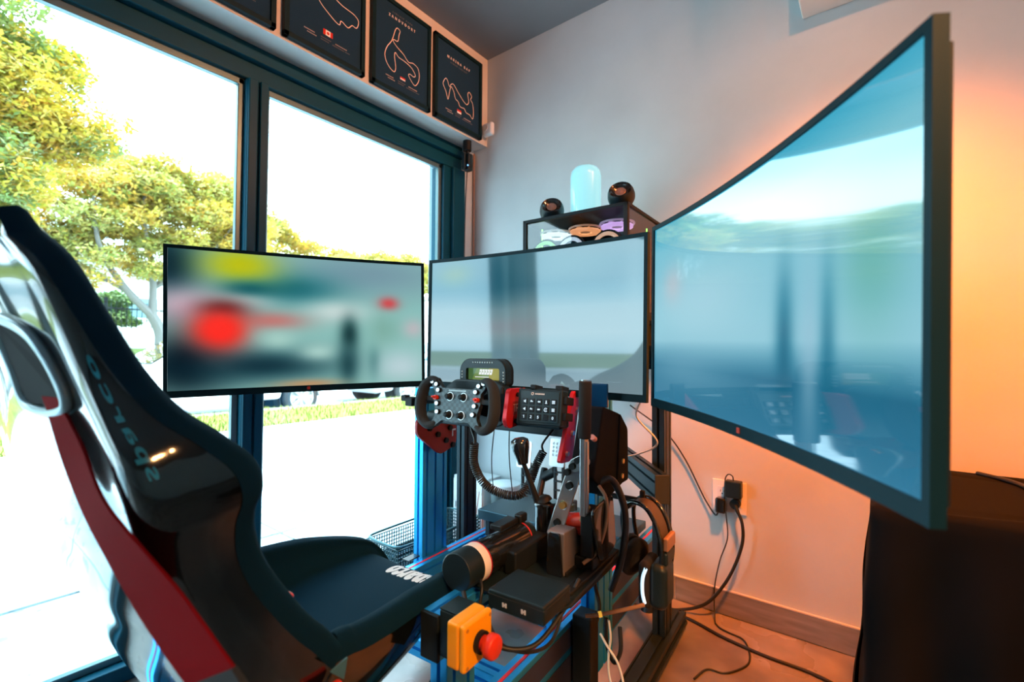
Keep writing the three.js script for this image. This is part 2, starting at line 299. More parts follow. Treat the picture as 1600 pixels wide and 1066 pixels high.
for (const [z0, n, where] of [[-14.5, 7, 'behind the trees across the street'], [2.5, 4, 'at the left behind the racing seat']]) {
  const t = thing('railing_fence', 'black iron railing fence ' + where, 'fence', [-20.0, 0.9, z0]);
  const bars = [];
  for (let i = 0; i < n * 16; i++) bars.push(box(-20.01, -19.99, 1.0, 2.75, z0 + i * 0.15 - 0.01, z0 + i * 0.15 + 0.01));
  part('rail', rbox(0.04, 0.05, n * 2.4, -20.0, 1.15, z0 + n * 1.2), M.black, t); part('rail', rbox(0.04, 0.05, n * 2.4, -20.0, 2.5, z0 + n * 1.2), M.black, t);
  for (let i = 0; i <= n; i++) part('post', rbox(0.1, 1.95, 0.1, -20.0, 1.9, z0 + i * 2.4, 0.01), M.black, t);
  const b = part('bar', bars, M.black, t); b.userData.kind = 'stuff';
}
{ // pale building far behind the trees
  const t = thing('building', 'pale long building far behind the trees across the street', 'building', [-34, 1, -6]);
  part('wall', box(-38, -34, 1, 6.2, -30, 16), std([0.6, 0.66, 0.7], 0.9), t);
  const wm = std([0.12, 0.22, 0.27], 0.2);
  for (let i = 0; i < 11; i++) { const w = part('window', rbox(0.12, 1.4, 1.8, -33.98, 3.6, -27 + i * 4), std([0.8, 0.82, 0.83], 0.6), t); part('pane', rbox(0.06, 1.2, 1.6, -33.93, 3.6, -27 + i * 4), wm, w); }
  part('roof', rbox(4.6, 0.35, 47, -35.8, 6.35, -7, 0.05), std([0.5, 0.52, 0.54], 0.9), t);
}
// trees: trunk and boughs as tubes, crown as thousands of small leaves
const bark = std([0.2, 0.19, 0.18], 0.95, 0, { bumpMap: grain, bumpScale: 0.02 });
const leafGeo = (() => { const p = [], n = []; for (const [a, t] of [[0, 0.3], [2.1, -0.4], [4.2, 0.5]]) { const c = Math.cos(a), s = Math.sin(a), q = [[0, 0, 0], [0.5, t * 0.3, 0.28], [1, t * 0.6, 0], [0.5, t * 0.3, -0.28]].map(([x, y, z]) => [c * x - s * z, y, s * x + c * z]); for (const i of [0, 1, 2, 0, 2, 3]) { p.push(...q[i]); n.push(0, 1, 0); } } const g = new THREE.BufferGeometry(); g.setAttribute('position', new THREE.Float32BufferAttribute(p, 3)); g.computeVertexNormals(); return g; })();
const leafMat = new THREE.MeshPhysicalMaterial({ color: 0xffffff, roughness: 0.9, side: THREE.DoubleSide, transmission: 0.35, thickness: 0 });
function tree(label, base, boughs, blobs, n, size, cols) {
  const t = thing('tree', label, 'tree', base, { group: undefined });
  part('trunk', boughs.slice(0, 1).map((b) => limb(b)), bark, t);
  for (const b of boughs.slice(1)) part('bough', limb(b), bark, t);
  const m = new THREE.InstancedMesh(leafGeo, leafMat, n), o = new THREE.Object3D(), tot = blobs.reduce((s, b) => s + b[3] ** 2.2, 0), col = new THREE.Color();
  let k = 0;
  blobs.forEach((b, bi) => {
    const cnt = bi === blobs.length - 1 ? n - k : Math.round(n * b[3] ** 2.2 / tot);
    const puffs = Array.from({ length: Math.max(5, Math.round(b[3] * b[3] * 9)) }, () => { let v; do v = [rr(-1, 1), rr(-1, 1), rr(-1, 1)]; while (Math.hypot(...v) > 1); return [...v.map((q) => q * b[3] * 0.92), rr(0.3, 0.55) * Math.sqrt(b[3]), rnd()]; });
    for (let i = 0; i < cnt && k < n; i++, k++) {
      const p = puffs[(rnd() * puffs.length) | 0]; let v; do v = [rr(-1, 1), rr(-1, 1), rr(-1, 1)]; while (Math.hypot(...v) > 1);
      o.position.set(b[0] + p[0] + v[0] * p[3] * 1.55 - base[0], b[1] + (p[1] + v[1] * p[3] * 0.85) * 0.85 - base[1], b[2] + p[2] + v[2] * p[3] * 1.55 - base[2]);
      o.rotation.set(rr(-0.8, 0.8), rr(0, 6.3), rr(-0.8, 0.8)); o.scale.setScalar(size * rr(0.6, 1.2)); o.updateMatrix(); m.setMatrixAt(k, o.matrix);
      const c = cols[Math.min(cols.length - 1, (p[4] * 0.8 + rnd() * 0.2) * cols.length | 0)]; col.setRGB(c[0] * rr(0.8, 1.2), c[1] * rr(0.85, 1.15), c[2]); m.setColorAt(k, col);
    }
  });
  m.name = 'foliage'; m.userData.kind = 'stuff'; shade(m); t.add(m);
  return t;
}
function limb([pts, r0, r1]) { const c = new THREE.CatmullRomCurve3(pts.map(V)), n = pts.length * 6, g = new THREE.TubeGeometry(c, n, 1, 8), P = g.attributes.position; for (let i = 0; i <= n; i++) { const q = c.getPointAt(i / n), r = r0 + (r1 - r0) * i / n; for (let j = 0; j <= 8; j++) { const a = i * 9 + j; P.setXYZ(a, q.x + (P.getX(a) - q.x) * r, q.y + (P.getY(a) - q.y) * r, q.z + (P.getZ(a) - q.z) * r); } } g.computeVertexNormals(); return g; }
const YEL = [[0.64, 0.47, 0.06], [0.6, 0.49, 0.08], [0.44, 0.43, 0.1], [0.68, 0.46, 0.06]], LIME = [[0.46, 0.4, 0.04], [0.58, 0.44, 0.035], [0.22, 0.3, 0.07], [0.62, 0.44, 0.03]], GRN = [[0.11, 0.22, 0.08], [0.17, 0.27, 0.07], [0.09, 0.19, 0.10]];
tree('tall yellow-green leafy tree nearest the window, at the far left edge', [-9.6, -0.08, 2.9],
  [[[[-9.6, -0.1, 2.9], [-9.5, 1.6, 2.8], [-9.2, 3.2, 2.3]], 0.2, 0.1], [[[-9.4, 2.3, 2.6], [-9.1, 3.3, 1.5], [-9, 4.1, 0.4]], 0.08, 0.02], [[[-9.3, 2.8, 2.5], [-9.2, 4.2, 2.4], [-9, 5.5, 1.6]], 0.08, 0.02]],
  [[-9.2, 5.0, 1.0, 1.15], [-9, 4.5, 0.55, 0.75], [-9.3, 4.0, 1.9, 1.3], [-9.3, 6.1, 1.3, 1.1], [-9.2, 3.3, 1.0, 0.8], [-9.5, 2.6, 1.5, 0.8], [-9.3, 6.9, 1.6, 0.8]], 30000, 0.105, LIME);
tree('yellow leafy tree with a pale forked trunk behind the left monitor', [-17, 0.85, -3.35],
  [[[[-17, 0.85, -3.35], [-17, 1.6, -3.3], [-16.9, 2.2, -3.0]], 0.2, 0.15], [[[-16.9, 2.1, -3.05], [-16.4, 2.9, -2.2], [-15.4, 3.9, -1.4], [-15.2, 5.2, -1.2]], 0.13, 0.03], [[[-16.9, 2.1, -3.05], [-16.4, 3.4, -2.9], [-15.5, 5, -2.4], [-15.4, 6.4, -2.5]], 0.12, 0.03], [[[-16.7, 2.7, -2.5], [-15.8, 3.6, -0.8], [-15.2, 4.6, 0.2]], 0.08, 0.02], [[[-16.9, 3, -3], [-16.2, 4, -4.2], [-15.8, 5.3, -5]], 0.1, 0.02]],
  [[-16, 5.2, -1.5, 1.3], [-16.2, 5.5, -3.2, 1.6], [-16, 4.2, -0.3, 1.0], [-16.6, 5.2, -5.0, 1.5], [-16.3, 6.5, -2.5, 1.05], [-16.4, 4.1, -4.8, 1.2], [-15.9, 3.6, -1.0, 0.8], [-16.1, 4.4, 0.9, 0.9], [-16.3, 3.9, -2.6, 0.9], [-16.2, 6.3, -4.2, 0.9]], 36000, 0.14, YEL);
tree('green bushy tree under the yellow crowns beyond the fence', [-21.6, 0.9, -1.5], [[[[-21.6, 0.9, -1.5], [-21.6, 2, -1.5], [-21.6, 3, -1.2]], 0.15, 0.08]],
  [[-21.6, 3.4, -1.6, 1.0], [-21.6, 3.0, 0.3, 0.9], [-21.6, 2.6, -3.2, 0.8], [-21.6, 4.2, 1.3, 1.0], [-21.6, 2.4, -0.6, 0.7]], 14000, 0.15, GRN);
tree('low yellow street tree right of the mullion, above the left monitor', [-19, 0.9, -8.2], [[[[-19, 0.9, -8.2], [-19, 3, -8.2], [-19, 5, -7.8]], 0.22, 0.1]],
  [[-19, 5.9, -7.0, 1.5], [-19, 5.0, -8.6, 1.5], [-19, 4.4, -10.2, 1.4]], 17000, 0.17, YEL);
tree('far pale yellow tree seen through the right window pane', [-26, 0.9, -17], [[[[-26, 0.9, -17], [-26, 4, -17], [-26, 6, -17]], 0.3, 0.12]],
  [[-26, 6.6, -15.2, 1.7], [-26, 6.8, -18.2, 1.7], [-26, 6.7, -21.4, 1.9], [-26, 6.9, -25, 1.9], [-26, 5.4, -13, 1.5]], 18000, 0.22, YEL);
tree('dark green tree down the street left of the window, seen in the right screen', [-10, -0.1, 8.4], [[[[-10, -0.1, 8.4], [-10, 2, 8.4], [-10, 4, 8.2]], 0.25, 0.12]],
  [[-10, 5.2, 8.2, 2.1], [-10, 4.0, 6.6, 1.4], [-10, 4.0, 10, 1.7], [-10.3, 6.6, 8.8, 1.5], [-10.2, 8.3, 9.4, 1.5], [-10.2, 8.6, 11.5, 1.6]], 30000, 0.13, [...GRN, ...LIME]);
tree('rounded green tree far along the street left of the window', [-17, 0.9, 14], [[[[-17, 0.9, 14], [-17, 3, 14], [-17, 5, 14]], 0.25, 0.12]],
  [[-17, 5.2, 14, 2.2], [-17, 4.2, 11.5, 1.7], [-17, 4.4, 17, 1.9], [-16, 3.6, 7.6, 1.5]], 18000, 0.18, [...GRN, ...LIME]);

// ------------------------------------------------------------------ parked cars
function car(name, label, x, z, paintCol, flip) {
  const t = thing(name, label, 'car', [x, -0.2, z], { turn: flip ? Math.PI : 0, local: true });
  const P = phys(paintCol, 0.35, 0, { clearcoat: 1, clearcoatRoughness: 0.05 }), dark = phys([0.03, 0.06, 0.07], 0.06, 0, { clearcoat: 1 });
  // side outline: s along the length (nose at +2.25), h height; pushed across the width
  const arch = (cx) => { const a = []; for (let i = 0; i <= 10; i++) { const q = Math.PI * (1 - i / 10); a.push([cx + 0.38 * Math.cos(q), 0.3 + 0.38 * Math.sin(q)]); } return a; };
  const low = [[-2.22, 0.3], ...arch(-1.32), ...arch(1.35), [2.2, 0.26], [2.27, 0.42], [2.24, 0.62], [2.0, 0.78], [1.0, 0.93], [-1.5, 0.97], [-2.15, 0.94], [-2.28, 0.7], [-2.28, 0.42]];
  part('body', extr(roundPoly(low, 0.05, 2), 1.78, 0.08).rotateY(-Math.PI / 2).translate(0.89, 0, 0), P, t);
  // cabin: tapered greenhouse
  const cab = (in0, in1, pts) => { const L = pts.map(([s, h]) => { const k = (h - 0.9) / 0.52, w = 0.86 - in0 - (in1) * k; return [[w, h, s], [-w, h, s]]; }), p = []; const q = (a, b, c, d) => p.push(...a, ...b, ...c, ...a, ...c, ...d); for (let i = 0; i < L.length - 1; i++) q(L[i][1], L[i][0], L[i + 1][0], L[i + 1][1]); for (const e of [0, 1]) for (let i = 1; i < L.length - 1; i++) p.push(...L[0][e], ...L[i][e], ...L[i + 1][e]); const g = new THREE.BufferGeometry(); g.setAttribute('position', new THREE.Float32BufferAttribute(p, 3)); g.computeVertexNormals(); return g; };
  part('roof', cab(0.0, 0.2, [[1.05, 0.92], [0.35, 1.38], [0.1, 1.43], [-0.9, 1.42], [-1.9, 0.95]]), P, t);
  for (const sd of [1, -1]) {
    const w = (h) => sd * (0.875 - 0.2 * (h - 0.9) / 0.52), pane = (pp) => { const p = []; for (let i = 1; i < pp.length - 1; i++) for (const j of [0, i, i + 1]) p.push(w(pp[j][1]), pp[j][1], pp[j][0]); const g = new THREE.BufferGeometry(); g.setAttribute('position', new THREE.Float32BufferAttribute(p, 3)); g.computeVertexNormals(); return g; };
    part('side_window', pane([[0.82, 0.98], [0.3, 1.33], [-0.25, 1.36], [-0.28, 0.98]]), dark, t); part('side_window', pane([[-0.36, 0.98], [-0.33, 1.36], [-0.85, 1.35], [-1.5, 1.0]]), dark, t);
    part('mirror', rbox(0.16, 0.12, 0.1, sd * 0.97, 1.0, 0.68, 0.03), P, t);
    part('tail_light', rbox(0.3, 0.14, 0.06, sd * 0.7, 0.78, -2.25, 0.02), M.red, t); part('head_light', rbox(0.34, 0.12, 0.1, sd * 0.66, 0.66, 2.16, 0.03), M.white, t);
    for (const s of [-1.32, 1.35]) {
      const x0 = sd * 0.72, x1 = sd * 0.9;
      const wh = part('wheel', lathe([x0, 0.31, s], [x1, 0.31, s], [[0.2, 0], [0.3, 0.02], [0.32, 0.2], [0.32, 0.8], [0.3, 0.98], [0.235, 1], [0.225, 0.8], [0.2, 0]]), M.rubber, t);
      const sp = [lathe([x0, 0.31, s], [x1, 0.31, s], [[0.0, 0.55], [0.2, 0.55], [0.228, 0.75], [0.232, 0.97], [0.21, 0.95], [0.205, 0.7]]), rod([x0, 0.31, s], [sd * 0.885, 0.31, s], 0.05, 0.045)];
      for (let i = 0; i < 8; i++) { const a = i * Math.PI / 4; for (const o of [-0.09, 0.09]) sp.push(rod([sd * 0.872, 0.31 + 0.03 * Math.cos(a), s + 0.03 * Math.sin(a)], [sd * 0.876, 0.31 + 0.215 * Math.cos(a + o), s + 0.215 * Math.sin(a + o)], 0.013, 0.013, 6)); }
      part('alloy_rim', sp, M.alloy, wh);
      part('wheel_well', lathe([sd * 0.5, 0.31, s], [sd * 0.8, 0.31, s], [[0, 0], [0.36, 0.01], [0.36, 1]]), M.rubber, t);
    }
  }
  const wind = (a, b) => { const w = (h) => 0.83 - 0.2 * (h - 0.9) / 0.52; const A = [[-w(a[1]), a[1], a[0]], [w(a[1]), a[1], a[0]], [w(b[1]), b[1], b[0]], [-w(b[1]), b[1], b[0]]], p = []; for (const i of [0, 1, 2, 0, 2, 3]) p.push(A[i][0], A[i][1] + 0.012, A[i][2] + (a[0] > 0 ? 0.008 : -0.008)); const g = new THREE.BufferGeometry(); g.setAttribute('position', new THREE.Float32BufferAttribute(p, 3)); g.computeVertexNormals(); return g; };
  part('windscreen', wind([1.0, 0.96], [0.4, 1.35]), dark, t); part('rear_screen', wind([-1.8, 1.0], [-1.0, 1.38]), dark, t);
  part('bumper', rbox(1.7, 0.22, 0.12, 0, 0.42, -2.27, 0.05), P, t);
  return t;
}
car('car', 'white parked car with a spoked alloy wheel showing under the left monitor', -7.75, -1.42, [0.82, 0.84, 0.86]);
car('car', 'silver-grey parked car further up the street, right of the white car', -7.75, -6.6, [0.36, 0.39, 0.41]);
car('car', 'white parked car on the street left of the windows, behind the racing seat', -7.75, 4.0, [0.8, 0.83, 0.85]);

// ------------------------------------------------------------------ framed posters on the bulkhead
function poster(label, z0, z1, draw) {
  const y0 = 2.052, y1 = 2.449, x0 = 0.0892, zc = (z0 + z1) / 2, w = z1 - z0, h = y1 - y0, f = 0.018;
  const t = thing('framed_poster', label, 'poster', [x0, y0, zc]);
  for (const [a, b, c, d] of [[zc, y0 + f / 2, w, f], [zc, y1 - f / 2, w, f], [z0 + f / 2, (y0 + y1) / 2, f, h], [z1 - f / 2, (y0 + y1) / 2, f, h]]) part('frame_bar', rbox(0.02, d, c, x0 + 0.0105, b, a, 0.0015), M.bezel, t);
  const tex = canvasTex(640, Math.round(640 * (h - 0.03) / (w - 0.03)), (g, W, H) => { g.fillStyle = '#1f3a50'; g.fillRect(0, 0, W, H); for (let i = 0; i < 3000; i++) { g.fillStyle = hash(i, 1, 3) > 0.5 ? 'rgba(255,255,255,0.02)' : 'rgba(0,0,0,0.05)'; g.fillRect(hash(i, 2, 3) * W, hash(i, 3, 3) * H, 3, 3); } draw(g, W, H); });
  part('print', new THREE.PlaneGeometry(w - 0.03, h - 0.03).rotateY(Math.PI / 2).translate(x0 + 0.013, (y0 + y1) / 2, zc), phys([1, 1, 1], 0.9, 0, { map: tex, specularIntensity: 0.15 }), t);
  return t;
}
function track(g, pts, close = true) { g.strokeStyle = '#f2d9cf'; g.lineWidth = 7; g.lineJoin = 'round'; g.lineCap = 'round'; g.beginPath(); new THREE.CatmullRomCurve3(pts.map(([x, y]) => new THREE.Vector3(x, y, 0)), true, 'centripetal').getPoints(pts.length * 6).forEach((p, i) => (i ? g.lineTo(p.x, p.y) : g.moveTo(p.x, p.y))); g.closePath(); g.stroke(); }
function foot(g, W, y) { const bars = [[0.2, 0.34, 0], [0.42, 0.56, 0], [0.62, 0.78, 0], [0.24, 0.36, 1], [0.42, 0.52, 1], [0.58, 0.74, 1], [0.76, 0.82, 1]]; for (const [a, b, r] of bars) { g.fillStyle = a < 0.4 || (a > 0.57 && !r) ? '#c9b7b1' : '#6d6a70'; for (let x = a * W; x < b * W; x += 9) g.fillRect(x, y + r * 20, 6, 8); } }
function spaced(g, s, x, y, gap) { let w = 0; for (const c of s) w += g.measureText(c).width + gap; let q = x - w / 2; g.textAlign = 'left'; for (const c of s) { g.fillText(c, q, y); q += g.measureText(c).width + gap; } }
poster('black framed circuit poster with a paperclip shaped track, second from the room corner', 0.415, 0.733, (g, W, H) => {
  g.fillStyle = '#8d8584'; g.font = '22px sans-serif'; spaced(g, 'CIRCUIT PARK', W / 2, H * 0.105, 9); g.fillStyle = '#e8d6cf'; g.font = 'bold 36px sans-serif'; spaced(g, 'ZANDVOORT', W / 2, H * 0.165, 13);
  track(g, [[250, 205], [285, 215], [275, 260], [258, 330], [215, 335], [205, 350], [250, 385], [330, 420], [395, 465], [450, 450], [510, 470], [530, 530], [520, 600], [475, 660], [430, 635], [395, 590], [410, 575], [460, 580], [480, 560], [440, 510], [390, 490], [330, 480], [270, 475], [235, 450], [225, 480], [240, 600], [225, 640], [180, 630], [130, 580], [115, 520], [140, 440], [190, 360]]);
  g.fillStyle = '#c8372d'; g.fillRect(W * 0.46, H * 0.795, 62, 14); g.fillStyle = '#eee'; g.fillRect(W * 0.46, H * 0.795 + 14, 62, 14); g.fillStyle = '#33415f'; g.fillRect(W * 0.46, H * 0.795 + 28, 62, 10); foot(g, W, H * 0.86);
});
poster('black framed poster with an angular street circuit, nearest the room corner', 0.063, 0.39, (g, W, H) => {
  g.fillStyle = '#e8d6cf'; g.font = 'bold 36px sans-serif'; spaced(g, 'MARINA BAY', W / 2, H * 0.185, 13); g.fillStyle = '#8d8584'; g.font = '22px sans-serif'; spaced(g, 'STREET CIRCUIT', W / 2, H * 0.235, 7);
  track(g, [[130, 375], [155, 395], [165, 420], [185, 440], [200, 410], [235, 390], [300, 440], [400, 510], [440, 520], [470, 480], [455, 400], [475, 370], [515, 400], [500, 440], [530, 470], [545, 600], [530, 640], [490, 615], [430, 610], [400, 580], [360, 585], [330, 580], [310, 545], [270, 530], [245, 470], [205, 430], [160, 580], [150, 560], [130, 510], [90, 450], [95, 425]]);
  g.fillStyle = '#c8372d'; g.fillRect(W * 0.46, H * 0.79, 62, 20); g.fillStyle = '#eee'; g.fillRect(W * 0.46, H * 0.79 + 20, 62, 20); foot(g, W, H * 0.86);
});
poster('black framed circuit poster with a red and white flag, third from the room corner', 0.765, 1.09, (g, W, H) => {
  track(g, [[60, 200], [130, 260], [190, 320], [255, 405], [300, 440], [430, 500], [445, 460], [510, 480], [550, 440], [590, 440], [610, 370], [575, 340], [440, 320], [330, 270], [240, 180], [150, 150]]);
  g.fillStyle = '#c8372d'; g.fillRect(W * 0.45, H * 0.76, 84, 46); g.fillStyle = '#eee'; g.fillRect(W * 0.45 + 21, H * 0.76, 42, 46); g.fillStyle = '#c8372d'; g.beginPath(); g.arc(W * 0.45 + 42, H * 0.76 + 23, 12, 0, 7); g.fill(); foot(g, W, H * 0.85);
});
poster('black framed poster cut by the top edge of the photo, furthest from the corner', 1.117, 1.44, (g, W, H) => { track(g, [[180, 200], [260, 180], [420, 260], [450, 330], [380, 420], [240, 400]]); foot(g, W, H * 0.85); });

// small white motion sensor on the bulkhead corner, black webcam on the window frame
{
  const t = thing('motion_sensor', 'small white square sensor on the bulkhead beside the last poster', 'sensor', [0.125, 2.1, 0.012]);
  part('housing', rbox(0.064, 0.068, 0.03, 0.127, 2.112, 0.032, 0.012, 4), M.white, t);
  part('bracket', rbox(0.03, 0.03, 0.016, 0.115, 2.115, 0.009, 0.004), M.white, t);
  part('lens', rod([0.118, 2.118, 0.046], [0.118, 2.118, 0.049], 0.016), std([0.7, 0.66, 0.64], 0.4), t);
}
{
  const t = thing('webcam', 'small black camera hanging under the bulkhead at the window corner', 'camera', [0.05, 2.04, 0.12]);
  part('mount', [rod([0.055, 2.04, 0.115], [0.055, 1.99, 0.115], 0.022), rod([0.055, 1.99, 0.115], [0.055, 1.975, 0.115], 0.008)], M.black, t);
  part('body', [rbox(0.035, 0.09, 0.03, 0.058, 1.93, 0.11, 0.006), rbox(0.02, 0.085, 0.012, 0.052, 1.93, 0.137, 0.004)], M.blackSatin, t);
  part('status_light', rod([0.07, 1.91, 0.124], [0.071, 1.909, 0.127], 0.0035), M.blueLed, t);
  part('cable', tube([[0.05, 1.885, 0.11], [0.03, 1.7, 0.1], [0.015, 1.3, 0.09], [0.012, 0.4, 0.08]], 0.003, 40), M.cable, t);
}
solo('conduit', 'thin brown vertical conduit in the room corner below the bulkhead', 'conduit', rod([0.008, 0.1, 0.012], [0.008, 2.02, 0.012], 0.005), std([0.3, 0.17, 0.13], 0.6), [0.008, 0.1, 0.012]);
{
  const t = thing('wall_box', 'pale boxy wall unit cut off by the top edge, casting shadows on the wall', 'wall unit', [1.95, 2.1, 0.1]);
  part('housing', rbox(0.86, 0.3, 0.13, 1.952, 2.25, 0.067, 0.006, 3), std([0.7, 0.66, 0.62], 0.5), t);
  part('outlet_slot', rbox(0.7, 0.008, 0.03, 1.952, 2.1, 0.09, 0.002), M.black, t);
}

// ------------------------------------------------------------------ the three curved monitors
function blobTex(W, H, bg, blobs) {
  const d = new Uint8Array(W * H * 4);
  for (let y = 0; y < H; y++) for (let x = 0; x < W; x++) {
    const u = x / W, v = 1 - y / H, c = bg(u, v).slice();
    for (const [bx, by, rx, ry, r, g, b, a = 1] of blobs) { const k = a * Math.exp(-(((u - bx) / rx) ** 2 + ((v - by) / ry) ** 2)); c[0] += (r - c[0]) * k; c[1] += (g - c[1]) * k; c[2] += (b - c[2]) * k; }
    const i = (y * W + x) * 4; d[i] = c[0]; d[i + 1] = c[1]; d[i + 2] = c[2]; d[i + 3] = 255;
  }
  const t = new THREE.DataTexture(d, W, H); t.colorSpace = THREE.SRGBColorSpace; t.magFilter = THREE.LinearFilter; t.needsUpdate = true; return t;
}
const lerp3 = (stops, v) => { let i = 0; while (i < stops.length - 2 && v > stops[i + 1][0]) i++; const a = stops[i], b = stops[i + 1], k = Math.min(1, Math.max(0, (v - a[0]) / (b[0] - a[0]))); return [1, 2, 3].map((j) => a[j] + (b[j] - a[j]) * k); };
function monitor(label, A, B, topA, topB, tex, gain, sag, ior) {
  const yTop = (topA + topB) / 2, yBot = yTop - 0.42;
  const w = Math.hypot(B[0] - A[0], B[1] - A[1]), turn = Math.atan2(-(B[1] - A[1]), B[0] - A[0]), h = yTop - yBot;
  const t = thing('curved_monitor', label, 'monitor', [(A[0] + B[0]) / 2, yBot, (A[1] + B[1]) / 2], { turn, local: true });
  t.rotation.order = 'YXZ'; t.rotation.z = Math.atan2(topB - topA, w);
  const R = (w * w / 4 + sag * sag) / (2 * sag), arcZ = (x) => -(Math.sqrt(Math.max(0, R * R - x * x)) - (R - sag));   // 0 at the ends, -sag in the middle
  const slab = (x0, x1, y0, y1, t0, t1) => { // curved slab between depths t0 (behind) and t1 (front)
    const n = 28, p = [], uv = [], q = (a, b, c, d) => { p.push(...a, ...b, ...c, ...a, ...c, ...d); }, P = (i, y, tt) => { const x = x0 + (x1 - x0) * i / n; return [x * (1 - tt / R * 1), y, arcZ(x) + tt]; };
    for (let i = 0; i < n; i++) { q(P(i, y0, t1), P(i + 1, y0, t1), P(i + 1, y1, t1), P(i, y1, t1)); q(P(i + 1, y0, t0), P(i, y0, t0), P(i, y1, t0), P(i + 1, y1, t0)); q(P(i, y1, t1), P(i + 1, y1, t1), P(i + 1, y1, t0), P(i, y1, t0)); q(P(i, y0, t0), P(i + 1, y0, t0), P(i + 1, y0, t1), P(i, y0, t1)); }
    q(P(0, y0, t0), P(0, y0, t1), P(0, y1, t1), P(0, y1, t0)); q(P(n, y0, t1), P(n, y0, t0), P(n, y1, t0), P(n, y1, t1));
    const g = new THREE.BufferGeometry(); g.setAttribute('position', new THREE.Float32BufferAttribute(p, 3)); g.computeVertexNormals(); return toCreasedNormals(g, 0.5);
  };
  const X = w / 2, b = 0.0095, bb = 0.019;
  part('bezel', [slab(-X, X, h - b, h, -0.013, 0), slab(-X, X, 0, bb, -0.013, 0), slab(-X, -X + b, bb, h - b, -0.013, 0), slab(X - b, X, bb, h - b, -0.013, 0)], M.bezel, t);
  part('back_shell', [slab(-X + 0.02, X - 0.02, 0.012, h - 0.012, -0.03, -0.0125), slab(-X * 0.55, X * 0.55, h * 0.12, h * 0.85, -0.06, -0.025)], M.black, t);
  const n = 40, pos = [], uv = [], idx = [];
  for (let i = 0; i <= n; i++) for (const v of [0, 1]) { const x = (-X + b) + (2 * X - 2 * b) * i / n; pos.push(x, bb + v * (h - b - bb), arcZ(x) - 0.0035); uv.push(i / n, v); }
  for (let i = 0; i < n; i++) { const a = i * 2; idx.push(a, a + 2, a + 3, a, a + 3, a + 1); }
  const g = new THREE.BufferGeometry(); g.setAttribute('position', new THREE.Float32BufferAttribute(pos, 3)); g.setAttribute('uv', new THREE.Float32BufferAttribute(uv, 2)); g.setIndex(idx); g.computeVertexNormals();
  part('screen', g, phys([0.01, 0.013, 0.015], 0.035, 0, { ior, emissive: new THREE.Color(1, 1, 1), emissiveMap: tex, emissiveIntensity: gain }), t);
  part('badge', rbox(0.009, 0.009, 0.003, 0, 0.011, arcZ(0) + 0.0005, 0.001), M.redPlastic, t);
  part('power_light', rbox(0.006, 0.003, 0.003, 0.012, 0.001, arcZ(0.012) - 0.004, 0.001), M.blueLed, t);
  part('arm_mount', [rbox(0.11, 0.11, 0.03, 0, h * 0.5, -sag - 0.07, 0.005), rbox(0.04, 0.04, 0.05, 0, h * 0.5, -sag - 0.1, 0.004)], M.blackMetal, t);
  return t;
}
const texL = blobTex(384, 216, (u, v) => [138, 190, 184], [
  [0.75, 0.1, 0.4, 0.2, 118, 152, 165], [0.45, 0.25, 0.18, 0.13, 25, 105, 115, 0.95], [0.0, 0.12, 0.11, 0.28, 0, 32, 48], [0.24, 0.09, 0.13, 0.13, 188, 192, 0], [0.27, 0.27, 0.11, 0.07, 0, 80, 88, 0.9],
  [0.05, 0.4, 0.13, 0.13, 205, 180, 195, 0.95], [0.25, 0.36, 0.12, 0.06, 190, 205, 205, 0.7], [0.62, 0.42, 0.14, 0.09, 195, 215, 212], [0.36, 0.5, 0.13, 0.07, 195, 115, 110, 0.9], [0.05, 0.82, 0.16, 0.24, 2, 14, 24], [0.32, 0.84, 0.3, 0.13, 12, 48, 60], [0.18, 0.42, 0.09, 0.08, 75, 30, 32, 0.9],
  [0.17, 0.58, 0.095, 0.14, 255, 32, 20], [0.17, 0.56, 0.07, 0.1, 255, 40, 25], [0.38, 0.64, 0.07, 0.07, 165, 205, 195, 0.9], [0.54, 0.74, 0.08, 0.07, 170, 208, 200, 0.9], [0.67, 0.6, 0.04, 0.14, 15, 50, 52, 0.95], [0.665, 0.85, 0.045, 0.16, 20, 60, 66, 0.9], [0.78, 0.84, 0.03, 0.12, 50, 110, 108, 0.8],
  [0.845, 0.34, 0.045, 0.055, 212, 70, 75], [0.83, 0.56, 0.07, 0.14, 125, 172, 160, 0.9], [0.96, 0.55, 0.05, 0.08, 200, 178, 185, 0.7], [0.9, 0.87, 0.12, 0.14, 188, 210, 216, 0.9], [0.5, 0.99, 0.13, 0.035, 190, 145, 100, 0.9]]);
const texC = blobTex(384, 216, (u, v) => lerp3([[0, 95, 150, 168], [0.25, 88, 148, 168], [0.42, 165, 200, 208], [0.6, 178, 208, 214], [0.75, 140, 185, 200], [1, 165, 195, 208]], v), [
  [0.13, 0.12, 0.09, 0.09, 150, 175, 90, 0.7], [0.36, 0.18, 0.11, 0.2, 20, 105, 130, 0.6], [0.4, 0.55, 0.25, 0.06, 185, 190, 200, 0.6], [0.6, 0.87, 0.12, 0.07, 90, 130, 150, 0.5], [0.97, 0.5, 0.05, 0.5, 175, 210, 218, 0.6], [0.7, 0.1, 0.2, 0.12, 130, 178, 185, 0.6]]);  // dark teal column paints in the reflected window mullion
